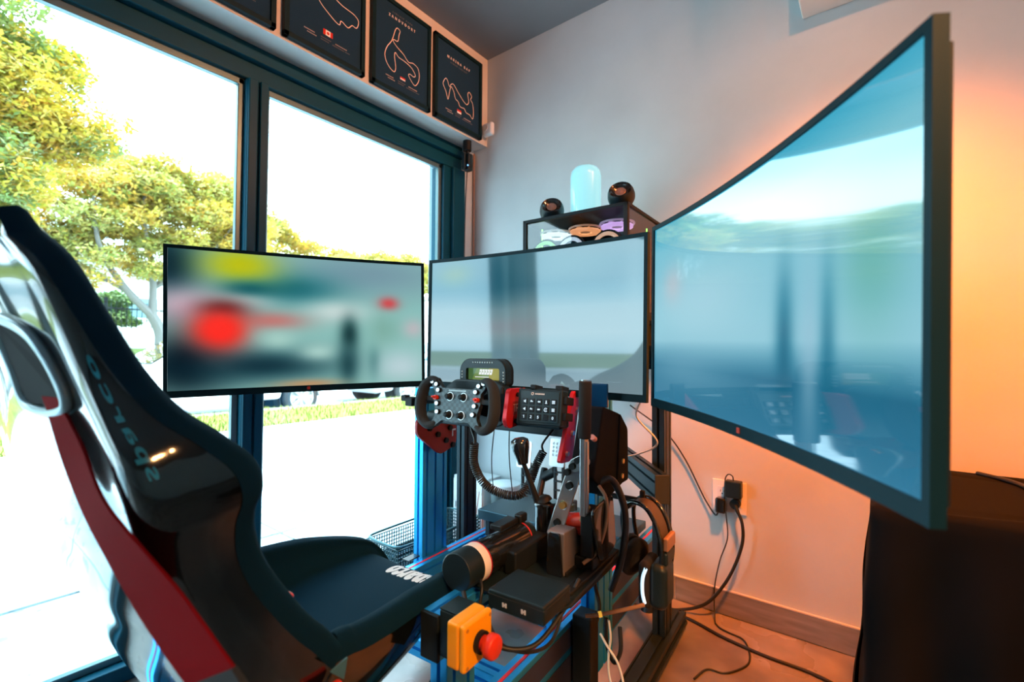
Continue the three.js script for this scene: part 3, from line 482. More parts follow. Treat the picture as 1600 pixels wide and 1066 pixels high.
const texR = blobTex(384, 216, (u, v) => lerp3([[0, 60, 165, 195], [0.15, 120, 190, 208], [0.66, 140, 196, 212], [0.8, 25, 100, 132], [1, 50, 118, 150]], v), [  // stops paint in the reflected header and the reflected monitors' lower edge
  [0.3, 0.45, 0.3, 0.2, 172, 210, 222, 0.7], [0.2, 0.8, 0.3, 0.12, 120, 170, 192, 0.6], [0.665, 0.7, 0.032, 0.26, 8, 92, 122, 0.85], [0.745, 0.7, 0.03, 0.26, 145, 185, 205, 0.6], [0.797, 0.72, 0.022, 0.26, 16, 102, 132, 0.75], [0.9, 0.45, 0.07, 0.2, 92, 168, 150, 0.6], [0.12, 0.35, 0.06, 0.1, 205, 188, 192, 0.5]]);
monitor('left curved monitor showing a blurred picture with a red shape', [0.198, 1.44], [0.497, 0.778], 1.243, 1.257, texL, 1.0, 0.018, 1.4);
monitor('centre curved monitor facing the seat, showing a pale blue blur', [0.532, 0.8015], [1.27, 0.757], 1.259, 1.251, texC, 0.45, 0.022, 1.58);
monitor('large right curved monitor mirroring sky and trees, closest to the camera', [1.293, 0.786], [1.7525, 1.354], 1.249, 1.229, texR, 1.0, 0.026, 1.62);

// ------------------------------------------------------------------ monitor stand
{
  const t = thing('monitor_stand', 'black aluminium extrusion stand with posts, feet and arms behind the monitors', 'stand', [0, 0, -0.63], { rig: true });
  part('post', profY(0.04, 0.08, -0.40, -0.60, 0.06, 1.0), M.navy.clone(), t).material.color.setRGB(0.02, 0.035, 0.045);
  const bm = t.children[0].material;
  part('post', profY(0.04, 0.08, 0.378, -0.645, 0.06, 1.0), bm, t);
  for (const s of [-0.39, 0.385]) { part('foot', [profZ(0.06, 0.04, s, 0.04, -0.8, 0.1).translate(0, 0, 0), rbox(0.062, 0.05, 0.012, s, 0.043, 0.104, 0.003)], bm, t); part('rubber_pad', [rod([s, 0, 0.05], [s, 0.022, 0.05], 0.022), rod([s, 0, -0.75], [s, 0.022, -0.75], 0.022)], M.rubber, t); }
  part('cross_beam', profX(0.04, 0.08, 0.94, -0.68, -0.46, 0.45), bm, t);
  const arm = profile(0.04, 0.08, 0.56).rotateY(THETA * -1 + Math.atan2(0.47, 0.564)).translate(0, 0.566, 0);
  // right arm lies parallel to the right screen: far end behind the post, near end capped
  const dir = new THREE.Vector3(0.47, 0, 0.564).normalize().applyAxisAngle(new THREE.Vector3(0, 1, 0), -THETA);
  const near = V([0.435, 0, -0.447]), far = near.clone().addScaledVector(dir, -0.56);
  part('arm', arm.translate(far.x, 0, far.z), bm, t);
  part('end_cap', new RoundedBoxGeometry(0.042, 0.082, 0.006, 2, 0.002).rotateY(Math.atan2(dir.x, dir.z)).translate(near.x + dir.x * 0.003, 0.566, near.z + dir.z * 0.003), M.rubber, t);
  part('bolt', new THREE.CylinderGeometry(0.009, 0.009, 0.006, 12).rotateZ(Math.PI / 2).rotateY(Math.atan2(dir.x, dir.z)).translate(near.x - dir.x * 0.05 - dir.z * -0.022, 0.566, near.z - dir.z * 0.05 - dir.x * 0.022), M.steel, t);
}

// ------------------------------------------------------------------ sim rig frame
{
  const t = thing('sim_rig_frame', 'blue and navy aluminium racing simulator frame with red slot strips', 'frame', [0, 0, 0], { rig: true });
  for (const s of [-1, 1]) {
    const r = part('side_rail', profZ(0.04, 0.16, s * 0.265, 0.196, -0.95, 0.72), M.blue, t);
    part('red_strip', rbox(0.0078, 0.004, 1.66, s * 0.265, 0.2752, -0.115, 0.001), std([0.6, 0.01, 0.03], 0.5), r);
    part('rail_cover', [rbox(0.002, 0.05, 1.66, s * 0.286, 0.238, -0.115, 0.0008), rbox(0.002, 0.07, 1.66, s * 0.286, 0.16, -0.115, 0.0008)], std([0.035, 0.045, 0.09], 0.5, 0.3), r);
    part('upright', profY(0.04, 0.12, s * 0.306, -0.29, 0.12, 0.832), M.blue, t);
    part('corner_bracket', [rbox(0.03, 0.004, 0.05, s * 0.306, 0.282, -0.2, 0.001)], M.blackMetal, t);
    for (const z of [-0.85, 0.62]) part('levelling_foot', [rod([s * 0.265, 0.018, z], [s * 0.265, 0.118, z], 0.008), rod([s * 0.265, 0, z], [s * 0.265, 0.018, z], 0.026, 0.022)], M.blackMetal, t);
  }
  for (const z of [0.075, -0.5, 0.6]) part('cross_member', profX(0.04, 0.04, 0.25, z, -0.245, 0.245), M.blue, t);
  // side arm that carries the shifter plate
  part('side_arm', profZ(0.04, 0.08, 0.247, 0.454, 0.195, 0.293), M.blue, t); part('side_arm', profZ(0.04, 0.04, 0.247, 0.457, -0.18, 0.195), M.blue, t);
  part('end_cap', rbox(0.041, 0.08, 0.008, 0.247, 0.454, 0.297, 0.002), M.black, t, 'black plastic end cap');
  part('arm_post', profY(0.04, 0.08, 0.247, 0.235, 0.276, 0.414), M.blue, t); part('arm_post', profY(0.04, 0.04, 0.247, -0.13, 0.276, 0.437), M.blue, t);
  part('foot_block', rbox(0.05, 0.2, 0.05, 0.318, 0.2, -0.19, 0.004), M.black, t);
  // red wheel-deck plates bolted to the uprights
  part('deck_plate', plateYZ(roundPoly([[-0.235, 0.85], [-0.275, 0.85], [-0.225, 0.665], [-0.155, 0.67]], 0.012), 0.252, 0.012), M.red, t, 'tall red side plate');
  const L = part('deck_plate', plateYZ(roundPoly([[-0.165, 0.74], [-0.165, 0.69], [-0.275, 0.61], [-0.355, 0.632], [-0.36, 0.70], [-0.29, 0.76]], 0.02), -0.262, 0.012), M.redDark, t, 'dark red plate with black bolts');
  part('bolt', [[-0.22, 0.705], [-0.26, 0.68], [-0.30, 0.655], [-0.335, 0.635], [-0.26, 0.725], [-0.32, 0.695]].map(([z, y]) => rod([-0.251, y, z], [-0.243, y, z], 0.01, 0.009, 12)), M.black, L);
  part('mark', [rbox(0.001, 0.022, 0.006, -0.2495, 0.675, -0.335), rbox(0.001, 0.006, 0.018, -0.2495, 0.686, -0.342)], M.white, L);
  for (const [y, z] of [[0.8, -0.25], [0.74, -0.22], [0.69, -0.19]]) part('bolt', rod([0.264, y, z], [0.27, y, z], 0.007, 0.006, 12), M.steel, t);
}

// ------------------------------------------------------------------ wheel base with its front plate, dash and brackets
{
  const t = thing('wheel_base', 'black direct drive wheel base with angular front plate and red bracket', 'wheel base', [0, 0.76, -0.2], { rig: true });
  part('motor_body', [rbox(0.13, 0.075, 0.16, 0.02, 0.786, -0.245, 0.012, 3)], M.blackSatin, t);
  part('front_plate', extr(roundPoly([[-0.11, 0.78], [-0.07, 0.745], [0.06, 0.742], [0.1, 0.756], [0.118, 0.79], [0.118, 0.85], [0.075, 0.875], [-0.07, 0.875], [-0.11, 0.85]], 0.01), 0.03, 0.004).translate(0, 0, -0.165), M.blackSatin, t);
  part('slot', [rbox(0.008, 0.03, 0.004, 0.09, 0.78, -0.134, 0.002), rbox(0.008, 0.02, 0.004, 0.098, 0.85, -0.134, 0.002)], M.rubber, t);
  const br = part('side_bracket', plateYZ(roundPoly([[-0.115, 0.857], [-0.18, 0.857], [-0.185, 0.76], [-0.11, 0.752], [-0.098, 0.775]], 0.012), 0.122, 0.014), M.red, t, 'red anodised bracket with two letters');
  const s = canvasTex(128, 128, (g) => { g.fillStyle = '#8f0712'; g.fillRect(0, 0, 128, 128); g.strokeStyle = '#f6c9a6'; g.lineWidth = 9; g.beginPath(); g.moveTo(14, 30); g.lineTo(62, 30); g.moveTo(38, 30); g.lineTo(38, 100); g.moveTo(62, 30); g.lineTo(62, 100); g.moveTo(62, 30); g.lineTo(98, 30); g.lineTo(104, 50); g.lineTo(92, 64); g.lineTo(62, 66); g.moveTo(84, 66); g.lineTo(104, 100); g.stroke(); });
  part('mark', new THREE.PlaneGeometry(0.035, 0.035).rotateY(Math.PI / 2).translate(0.1366, 0.805, -0.145), std([1, 1, 1], 0.4, 0.2, { map: s }), br);
  part('bolt', [rod([0.136, 0.84, -0.15], [0.14, 0.84, -0.15], 0.006, 0.006, 12), rod([0.136, 0.77, -0.14], [0.14, 0.77, -0.14], 0.006, 0.006, 12), rod([0.136, 0.775, -0.165], [0.14, 0.775, -0.165], 0.006, 0.006, 12)], M.black, br);
  part('cross_bar', rbox(0.5, 0.035, 0.07, 0.0, 0.745, -0.24, 0.006), M.blackSatin, t);
  part('cross_bar', rbox(0.16, 0.022, 0.05, 0.19, 0.768, -0.17, 0.006), M.blackSatin, t);
  part('shaft', rod([0, 0.815, -0.14], [0, 0.815, -0.08], 0.028), M.blackMetal, t);
}
{
  const t = thing('dash_display', 'small dash display with green lit screen above the steering wheel', 'display', [0.018, 0.87, -0.165], { rig: true });
  const o = roundPoly([[-0.066, 0.858], [-0.066, 0.912], [-0.045, 0.935], [0.08, 0.935], [0.1, 0.912], [0.1, 0.858]], 0.014), hole = new THREE.Path(roundPoly([[-0.046, 0.868], [-0.046, 0.912], [0.08, 0.912], [0.08, 0.868]], 0.01).map((p) => new THREE.Vector2(...p)));
  part('housing', extr(o, 0.028, 0.004, [hole]).translate(0, 0, -0.178), M.blackSatin, t);
  part('backing', extr(o, 0.012, 0.002).translate(0, 0, -0.188), M.black, t);
  const tex = canvasTex(256, 96, (g, W, H) => { g.fillStyle = '#6f8a3a'; g.fillRect(0, 0, W, H); g.fillStyle = '#a59a1e'; g.fillRect(150, 0, 106, H); g.fillStyle = '#4b7040'; g.beginPath(); g.moveTo(0, 0); g.lineTo(70, 0); g.lineTo(20, H); g.lineTo(0, H); g.fill(); g.fillStyle = '#fff'; for (let i = 0; i < 5; i++) { const x = 78 + i * 19; g.beginPath(); g.moveTo(x + 8, 18); g.lineTo(x + 25, 18); g.lineTo(x + 16, 50); g.lineTo(x - 1, 50); g.fill(); } g.fillRect(50, 62, 100, 5); g.fillStyle = '#6f8a3a'; for (let i = 0; i < 5; i++) g.fillRect(84 + i * 19, 30, 6, 6); });
  part('screen', new THREE.PlaneGeometry(0.128, 0.046).translate(0.017, 0.89, -0.1672), std([0.02, 0.02, 0.02], 0.15, 0, { emissive: new THREE.Color(1, 1, 1), emissiveMap: tex, emissiveIntensity: 0.8 }), t);
  for (let i = 0; i < 9; i++) part('shift_light', rbox(0.004, 0.004, 0.002, -0.016 + i * 0.0085, 0.9245, -0.1495, 0.001), std([0.5, 0.65, 0.7], 0.4), t);
  for (const x of [-0.056, 0.09]) for (let i = 0; i < 4; i++) part('shift_light', rbox(0.004, 0.004, 0.002, x, 0.872 + i * 0.0085, -0.1495, 0.001), std([0.5, 0.65, 0.7], 0.4), t);
  part('mount', rbox(0.06, 0.03, 0.03, 0.01, 0.868, -0.2, 0.004), M.black, t);
}
// ------------------------------------------------------------------ steering wheel (authored upright, then tilted back on its hub)
{
  const t = thing('steering_wheel', 'black butterfly racing wheel with carbon plate and round white buttons', 'steering wheel', [0, 0.815, -0.06], { rig: true, local: true });
  const tilt = 8 * RAD; t.rotation.order = 'YXZ'; t.rotation.x = -tilt; t.scale.setScalar(0.87);
  for (const s of [-1, 1]) {
    const pts = [[0.088, 0.066, -0.004], [0.112, 0.07, 0], [0.135, 0.052, 0.003], [0.146, 0.012, 0.004], [0.146, -0.03, 0.003], [0.132, -0.062, 0], [0.106, -0.075, -0.002], [0.082, -0.066, -0.006]].map(([x, y, z]) => [s * x, y, z]);
    const c = new THREE.CatmullRomCurve3(pts.map(V)), g = new THREE.TubeGeometry(c, 48, 1, 14), P = g.attributes.position;
    for (let i = 0; i <= 48; i++) { const q = c.getPointAt(i / 48), k = Math.sin(Math.PI * i / 48), r = 0.0095 + 0.0075 * Math.pow(k, 0.7); for (let j = 0; j <= 14; j++) { const a = i * 15 + j; P.setXYZ(a, q.x + (P.getX(a) - q.x) * r, q.y + (P.getY(a) - q.y) * r, q.z + (P.getZ(a) - q.z) * r * 1.25); } }
    g.computeVertexNormals();
    part('grip', [g, new THREE.SphereGeometry(0.0095, 12, 8).translate(...pts[0]), new THREE.SphereGeometry(0.0095, 12, 8).translate(...pts[7])], M.rubber, t);
    const tg = part('toggle', [rod([s * 0.082, 0.014, 0], [s * 0.082, 0.014, 0.013], 0.0075), rod([s * 0.082, 0.014, 0.012], [s * 0.084, 0.016, 0.024], 0.0035)], M.redPlastic, t, 'red toggle switch');
    for (const [x, y] of [[0.103, 0.064], [0.085, 0.056], [0.075, 0.038], [0.075, -0.004], [0.071, -0.03]]) {
      const b = part('button', rod([s * x, y, 0.002], [s * x, y, 0.009], 0.0085, 0.008, 20), M.black, t);
      part('button_cap', rod([s * x, y, 0.008], [s * x, y, 0.0115], 0.0066, 0.006, 20), M.whiteLed, b);
    }
    for (const [x, y] of [[0.027, 0.02], [0.024, -0.036]]) {
      const k = part('rotary_knob', lathe([s * x, y, 0], [s * x, y, 0.02], [[0.011, 0], [0.011, 0.25], [0.0075, 0.3], [0.0085, 0.55], [0.008, 1], [0, 1]], 12), M.black, t);
      part('dial_ring', new THREE.TorusGeometry(0.0128, 0.0014, 8, 32, Math.PI * 1.55).rotateZ(-Math.PI * 0.75).translate(s * x, y, 0.003), M.ring, k);
    }
    part('shift_paddle', plateYZ([[0, 0], [0.001, 0], [0.001, 0.001], [0, 0.001]], 0, 0.0001, 0).scale(0.001, 0.001, 0.001).translate(0, 0, -0.03), M.blackMetal, t).geometry = prep(extr(roundPoly([[s * 0.035, -0.02], [s * 0.10, -0.035], [s * 0.115, 0.01], [s * 0.1, 0.04], [s * 0.035, 0.02]].sort((a, b) => 0), 0.008), 0.004, 0.001).translate(0, 0, -0.034));
  }
  const right = [[0.0, 0.046], [0.062, 0.046], [0.088, 0.078], [0.112, 0.078], [0.108, 0.05], [0.092, 0.03], [0.095, 0.004], [0.088, -0.02], [0.084, -0.04], [0.1, -0.07], [0.082, -0.078], [0.052, -0.056], [0.0, -0.06]];
  const full = [...right, ...right.slice(1, -1).reverse().map(([x, y]) => [-x, y])];
  part('face_plate', extr(roundPoly(full, 0.006), 0.016, 0.002).translate(0, 0, -0.014), carbon, t);
  part('top_strip', rbox(0.07, 0.005, 0.001, 0, 0.039, 0.0025, 0.0004), std([0.3, 0.42, 0.46], 0.4), t);
  part('spoke', [rbox(0.05, 0.016, 0.012, 0.118, 0.01, -0.006, 0.004), rbox(0.05, 0.016, 0.012, -0.118, 0.01, -0.006, 0.004)], M.rubber, t);
  part('hub', [rod([0, 0, -0.014], [0, 0, -0.05], 0.036, 0.034), rod([0, 0, -0.03], [0, 0, -0.038], 0.043)], M.blackMetal, t);
}
// ------------------------------------------------------------------ key pad with fifteen lit keys
{
  const t = thing('key_pad', 'black key pad with fifteen white lit icon keys right of the wheel', 'control pad', [0.222, 0.815, -0.12], { rig: true, local: true });
  t.rotation.order = 'YXZ'; t.rotation.x = -0.16; t.rotation.y += 0.1;
  part('body', extr(roundPoly([[-0.062, -0.046], [0.062, -0.046], [0.062, 0.046], [-0.062, 0.046]], 0.005), 0.04, 0.003).translate(0, 0, -0.04), M.blackSatin, t);
  part('face_rim', extr(roundPoly([[-0.054, -0.038], [0.054, -0.038], [0.054, 0.04], [-0.054, 0.04]], 0.003), 0.003, 0.0008).translate(0, 0, -0.001), std([0.012, 0.03, 0.04], 0.3), t);
  const tex = canvasTex(640, 384, (g) => {
    g.fillStyle = '#04080c'; g.fillRect(0, 0, 640, 384); g.fillStyle = '#eaf6ff';
    const ic = [(x, y) => { g.beginPath(); g.moveTo(x + 30, y + 64); g.lineTo(x + 90, y + 30); g.lineTo(x + 90, y + 98); g.fill(); }, (x, y) => { g.fillRect(x + 30, y + 54, 60, 20); g.fillRect(x + 40, y + 36, 22, 20); }, (x, y) => { g.beginPath(); g.moveTo(x + 30, y + 64); g.lineTo(x + 62, y + 40); g.lineTo(x + 62, y + 88); g.fill(); g.fillRect(x + 60, y + 50, 40, 28); }, (x, y) => { g.fillRect(x + 52, y + 30, 24, 42); g.beginPath(); g.moveTo(x + 34, y + 98); g.lineTo(x + 64, y + 58); g.lineTo(x + 94, y + 98); g.fill(); }, (x, y) => { for (const q of [28, 52, 76]) g.fillRect(x + 30, y + q, 68, 18); }, (x, y) => { g.beginPath(); g.arc(x + 64, y + 64, 36, 0.6, 5.6); g.lineWidth = 14; g.strokeStyle = '#eaf6ff'; g.stroke(); g.fillRect(x + 58, y + 54, 20, 20); }];
    const order = [0, 1, 2, 3, 4, 0, 1, 2, 5, 4];
    order.forEach((q, i) => ic[q]((i % 5) * 128, Math.floor(i / 5) * 128));
    g.font = 'bold 84px sans-serif'; ['1', '2', '5', '', '0'].forEach((c, i) => g.fillText(c, i * 128 + 40, 256 + 94));
  });
  const km = std([0.01, 0.015, 0.02], 0.2, 0, { emissive: new THREE.Color(0.85, 0.95, 1), emissiveMap: tex, emissiveIntensity: 1.1 });
  for (let r = 0; r < 3; r++) for (let c = 0; c < 5; c++) {
    const g = prep(rbox(0.0148, 0.0148, 0.003, 0, 0, 0, 0.0012)), p = g.attributes.position, uv = g.attributes.uv;
    for (let i = 0; i < p.count; i++) uv.setXY(i, (c + p.getX(i) / 0.0148 * 0.98 + 0.5) / 5, 1 - (r + 0.5 - p.getY(i) / 0.0148 * 0.98) / 3);
    const k = shade(new THREE.Mesh(g, km)); k.name = 'key'; k.position.set(-0.04 + c * 0.02, 0.013 - r * 0.0195, 0.0025); t.add(k);
  }
  part('logo', [new THREE.TorusGeometry(0.003, 0.0009, 6, 18).translate(-0.02, 0.0325, 0.0025), ...[0, 1, 2, 3, 4, 5, 6].map((i) => rbox(0.0026, 0.0036, 0.0006, -0.011 + i * 0.0038, 0.0325, 0.0023, 0.0002))], M.white, t);
  part('clamp', [rbox(0.016, 0.012, 0.045, -0.02, 0.05, -0.02, 0.002), rbox(0.02, 0.012, 0.045, 0.05, 0.05, -0.024, 0.002), rbox(0.012, 0.02, 0.05, 0.066, 0.02, -0.03, 0.002), rbox(0.012, 0.02, 0.05, 0.066, -0.02, -0.03, 0.002)], M.black, t);
  part('bracket', rbox(0.08, 0.03, 0.03, 0, -0.03, -0.05, 0.003), M.black, t);
}
// ------------------------------------------------------------------ tilted control box on the right upright
{
  const t = thing('control_box', 'tilted black control box with a pink toggle, behind the handbrake grip', 'control box', [0.38, 0.65, -0.13], { rig: true });
  part('case', plateYZ(roundPoly([[-0.085, 0.832], [-0.185, 0.806], [-0.212, 0.784], [-0.185, 0.722], [-0.226, 0.636], [-0.12, 0.62], [-0.03, 0.68]], 0.008), 0.352, 0.058, 0.003), M.matte, t);
  part('side_fold', plateYZ(roundPoly([[-0.18, 0.808], [-0.232, 0.765], [-0.235, 0.636], [-0.16, 0.636]], 0.008), 0.36, 0.054, 0.003), M.matte, t);
  part('toggle', [rod([0.402, 0.762, -0.055], [0.405, 0.77, -0.035], 0.006)], std([0.8, 0.4, 0.35], 0.4), t);
  part('bolt', [rod([0.412, 0.69, -0.195], [0.417, 0.69, -0.195], 0.007, 0.006, 12), rod([0.412, 0.655, -0.19], [0.417, 0.655, -0.19], 0.007, 0.006, 12)], M.brass, t);
  part('mount_arm', rbox(0.03, 0.03, 0.1, 0.34, 0.69, -0.28, 0.004), M.black, t);
}
solo('tablet', 'thin dark blue screen standing behind the handbrake grip', 'tablet', [rbox(0.045, 0.06, 0.008, 0.352, 0.846, -0.2, 0.003)], phys([0.01, 0.06, 0.14], 0.12, 0, { clearcoat: 1 }), [0.352, 0.816, -0.2], { rig: true });

// ------------------------------------------------------------------ shifter plate and what stands on it
const PLATE = 0.484;
{
  const t = thing('mounting_plate', 'black steel plate on the side arm carrying shifter, handbrake and motor', 'plate', [0.3, PLATE, 0.05], { rig: true });
  part('plate', extr(roundPoly([[0.222, -0.21], [0.42, -0.2], [0.432, 0.13], [0.40, 0.19], [0.222, 0.16]].map(([x, y]) => [x, -y]), 0.012), 0.006, 0.001).rotateX(-Math.PI / 2).translate(0, PLATE - 0.003, 0), M.blackSatin, t);
  part('screw', [[0.24, 0.13], [0.41, 0.11], [0.41, -0.18], [0.24, -0.18], [0.3, 0.1]].map(([x, z]) => rod([x, PLATE + 0.003, z], [x, PLATE + 0.008, z], 0.006, 0.005, 12)), M.brass, t);
  part('support', [rbox(0.02, 0.03, 0.25, 0.41, 0.478, -0.03, 0.003)], M.black, t);
}
{
  const A = [0.23, 0.5255, 0.205], B = [0.236, 0.5255, -0.035], t = thing('motor', 'large black cylinder motor with white band and red rings by the seat', 'motor', [0.23, PLATE + 0.003, 0.07], { rig: true });
  const at = (k) => V(A).lerp(V(B), k).toArray();
  part('end_drum', lathe(at(-0.02), at(0.17), [[0, 0], [0.0345, 0], [0.0375, 0.05], [0.0375, 0.98], [0.0355, 1]], 48), M.blackSatin, t);
  part('band', lathe(at(0.17), at(0.25), [[0.0345, 0], [0.0382, 0.02], [0.0382, 0.98], [0.0345, 1]], 48), std([0.8, 0.74, 0.7], 0.5), t, 'white paper band');
  part('red_ring', lathe(at(0.25), at(0.262), [[0.0345, 0], [0.0388, 0.05], [0.0388, 0.95], [0.0345, 1]], 48), M.red, t);
  part('barrel', lathe(at(0.262), at(0.9), [[0.0345, 0], [0.0365, 0.02], [0.0365, 0.22], [0.035, 0.24], [0.0358, 0.3], [0.0335, 0.6], [0.0335, 1]], 48), M.blackGloss, t);
  part('red_ring', lathe(at(0.9), at(0.915), [[0.03, 0], [0.0345, 0.05], [0.0345, 0.95], [0.03, 1]], 48), M.red, t);
  part('end_cap', lathe(at(0.915), at(1.02), [[0.0335, 0], [0.0325, 0.5], [0.03, 1], [0, 1]], 40), M.blackSatin, t);
  part('cradle', [rbox(0.05, 0.03, 0.05, 0.235, PLATE + 0.016, 0.06, 0.004), rbox(0.05, 0.03, 0.04, 0.24, PLATE + 0.016, -0.02, 0.004), rbox(0.03, 0.05, 0.14, 0.275, PLATE + 0.027, 0.02, 0.005)], M.black, t);
  part('top_rail', [rbox(0.03, 0.012, 0.07, 0.22, 0.566, 0.03, 0.003), rbox(0.02, 0.02, 0.03, 0.232, 0.568, -0.02, 0.004)], M.blackMetal, t);
  part('cable', tube([[0.25, 0.515, 0.165], [0.275, 0.5, 0.185], [0.28, 0.47, 0.2], [0.28, 0.44, 0.205]], 0.0032, 30), M.cable, t);
}
{
  const t = thing('interface_box', 'flat black interface box with two white port marks on the plate', 'electronics box', [0.37, PLATE + 0.003, 0.165], { rig: true, local: true, turn: 0.0 });
  part('case', rbox(0.118, 0.034, 0.1, 0, 0.017, 0, 0.004, 3), M.blackSatin, t);
  part('lid_seam', rbox(0.1185, 0.0015, 0.1005, 0, 0.026, 0, 0.0005), M.rubber, t);
  for (const x of [-0.025, 0.015]) part('port_mark', [rbox(0.004, 0.008, 0.001, x, 0.014, 0.0502), rbox(0.004, 0.008, 0.001, x + 0.006, 0.014, 0.0502), rbox(0.008, 0.003, 0.001, x + 0.003, 0.014, 0.0503)], std([0.5, 0.5, 0.5], 0.5), t);
}
{
  const t = thing('wedge_housing', 'small grey wedge shaped housing with black rounded front on the plate', 'speaker', [0.355, PLATE + 0.003, 0.0], { rig: true });
  const f = roundPoly([[0.334, PLATE + 0.003], [0.372, PLATE + 0.003], [0.366, 0.575], [0.338, 0.575]], 0.006);
  part('front', extr(f, 0.006, 0.001).translate(0, 0, 0.034), M.blackGloss, t);
  part('shell', plateYZ(roundPoly([[0.034, PLATE + 0.003], [0.034, 0.577], [-0.02, 0.575], [-0.075, 0.52], [-0.075, PLATE + 0.003]], 0.006), 0.333, 0.04, 0.002), std([0.2, 0.19, 0.2], 0.45, 0.4), t);
  part('foot', rbox(0.05, 0.01, 0.1, 0.353, PLATE + 0.006, -0.02, 0.003), M.black, t);
}
{
  const t = thing('gear_shifter', 'shifter with glossy black pear knob on a leaning stem and round base', 'shifter', [0.275, PLATE + 0.003, -0.075], { rig: true });
  const a = [0.232, 0.69, -0.03], b = [0.222, 0.752, -0.026];
  part('knob', lathe(a, b, [[0, 0], [0.012, 0], [0.013, 0.06], [0.0145, 0.2], [0.0205, 0.55], [0.0225, 0.75], [0.0205, 0.9], [0.012, 0.98], [0, 1]], 40), M.blackGloss, t);
  part('stem', rod([0.262, 0.575, -0.062], [0.2325, 0.692, -0.03], 0.0095, 0.0055), M.blackMetal, t);
  part('base_cylinder', lathe([0.272, PLATE + 0.003, -0.07], [0.272, 0.6, -0.07], [[0, 0], [0.03, 0], [0.03, 0.06], [0.027, 0.1], [0.027, 0.9], [0.029, 0.92], [0.029, 0.98], [0.027, 1], [0, 1]], 40), M.blackGloss, t);
  part('collar', lathe([0.268, 0.6, -0.067], [0.264, 0.612, -0.065], [[0.02, 0], [0.017, 0.6], [0.01, 1], [0, 1]]), M.black, t);
}
{
  const t = thing('handbrake', 'upright sim handbrake with black foam grip, silver lever and holed plate', 'handbrake', [0.38, PLATE + 0.003, -0.02], { rig: true });
  part('grip', lathe([0.403, 0.772, 0.0], [0.406, 0.893, 0.002], [[0, 0], [0.0125, 0.0], [0.0135, 0.03], [0.0135, 0.97], [0.0125, 1], [0, 1]], 32), M.foam, t, 'black foam grip');
  part('grip_end', rod([0.406, 0.893, 0.002], [0.406, 0.896, 0.002], 0.011), M.steel, t);
  part('lever', [rbox(0.012, 0.165, 0.02, 0.401, 0.692, -0.003, 0.002), rbox(0.004, 0.15, 0.008, 0.408, 0.69, -0.004, 0.001)], M.steel, t);
  // slanted silver plate with holes
  const pl = part('holed_plate', extr(roundPoly([[-0.017, -0.1], [0.017, -0.1], [0.017, 0.09], [0, 0.1], [-0.017, 0.08]], 0.006), 0.006, 0.001, [circ(0, -0.062, 0.0085), circ(0, -0.02, 0.0095), circ(0, 0.028, 0.0095)]).rotateZ(-0.33).translate(0.352, 0.637, -0.02), M.steel, t, 'silver plate with holes');
  const pt = (q) => [0.352 + q * Math.sin(0.33), 0.637 + q * Math.cos(0.33), -0.02];
  for (const q of [-0.062, -0.02, 0.028]) { const c = pt(q); part('bushing', rod([c[0], c[1], -0.03], [c[0], c[1], -0.008], 0.0075), q === -0.02 ? M.brass : M.black, t); }
  part('bolt', [0.06, 0.075, 0.09].map((q, i) => { const c = pt(q); return rod([c[0] - 0.012 + i * 0.008, c[1], -0.012], [c[0] - 0.012 + i * 0.008, c[1], 0.0], 0.0075, 0.007, 12); }), M.black, t);
  part('spring_pack', [0, 1, 2, 3, 4].map((i) => rod([0.372 + i * 0.005, 0.70 + i * 0.004, -0.03], [0.376 + i * 0.005, 0.705 + i * 0.004, -0.012], 0.01)), M.steel, t);
  part('master_cylinder', [rod([0.322, 0.566, -0.03], [0.357, 0.54, 0.0], 0.015), rod([0.37, 0.6, -0.05], [0.39, 0.53, -0.05], 0.018)], M.blackMetal, t);
  part('red_block', [rbox(0.045, 0.04, 0.04, 0.372, 0.572, -0.05, 0.008), rod([0.35, 0.58, -0.04], [0.4, 0.592, -0.03], 0.016)], M.redPlastic, t, 'red reservoir block');
  part('fitting', [rod([0.395, 0.6, -0.02], [0.402, 0.625, -0.015], 0.008), rod([0.392, 0.59, -0.022], [0.396, 0.603, -0.018], 0.01, 0.01, 6)], M.brass, t);
  part('pivot_block', [rbox(0.03, 0.1, 0.05, 0.405, 0.57, -0.03, 0.005), rbox(0.05, 0.03, 0.09, 0.39, PLATE + 0.017, -0.06, 0.004)], M.blackMetal, t);
  part('side_cover', plateYZ(roundPoly([[0.02, 0.63], [-0.09, 0.64], [-0.11, 0.52], [-0.02, 0.51]], 0.02), 0.425, 0.006), M.blackGloss, t);
  part('end_lens', rbox(0.02, 0.012, 0.06, 0.418, 0.525, -0.07, 0.005), phys([0.03, 0.06, 0.35], 0.2, 0, { clearcoat: 1 }), t, 'blue translucent tip');
}
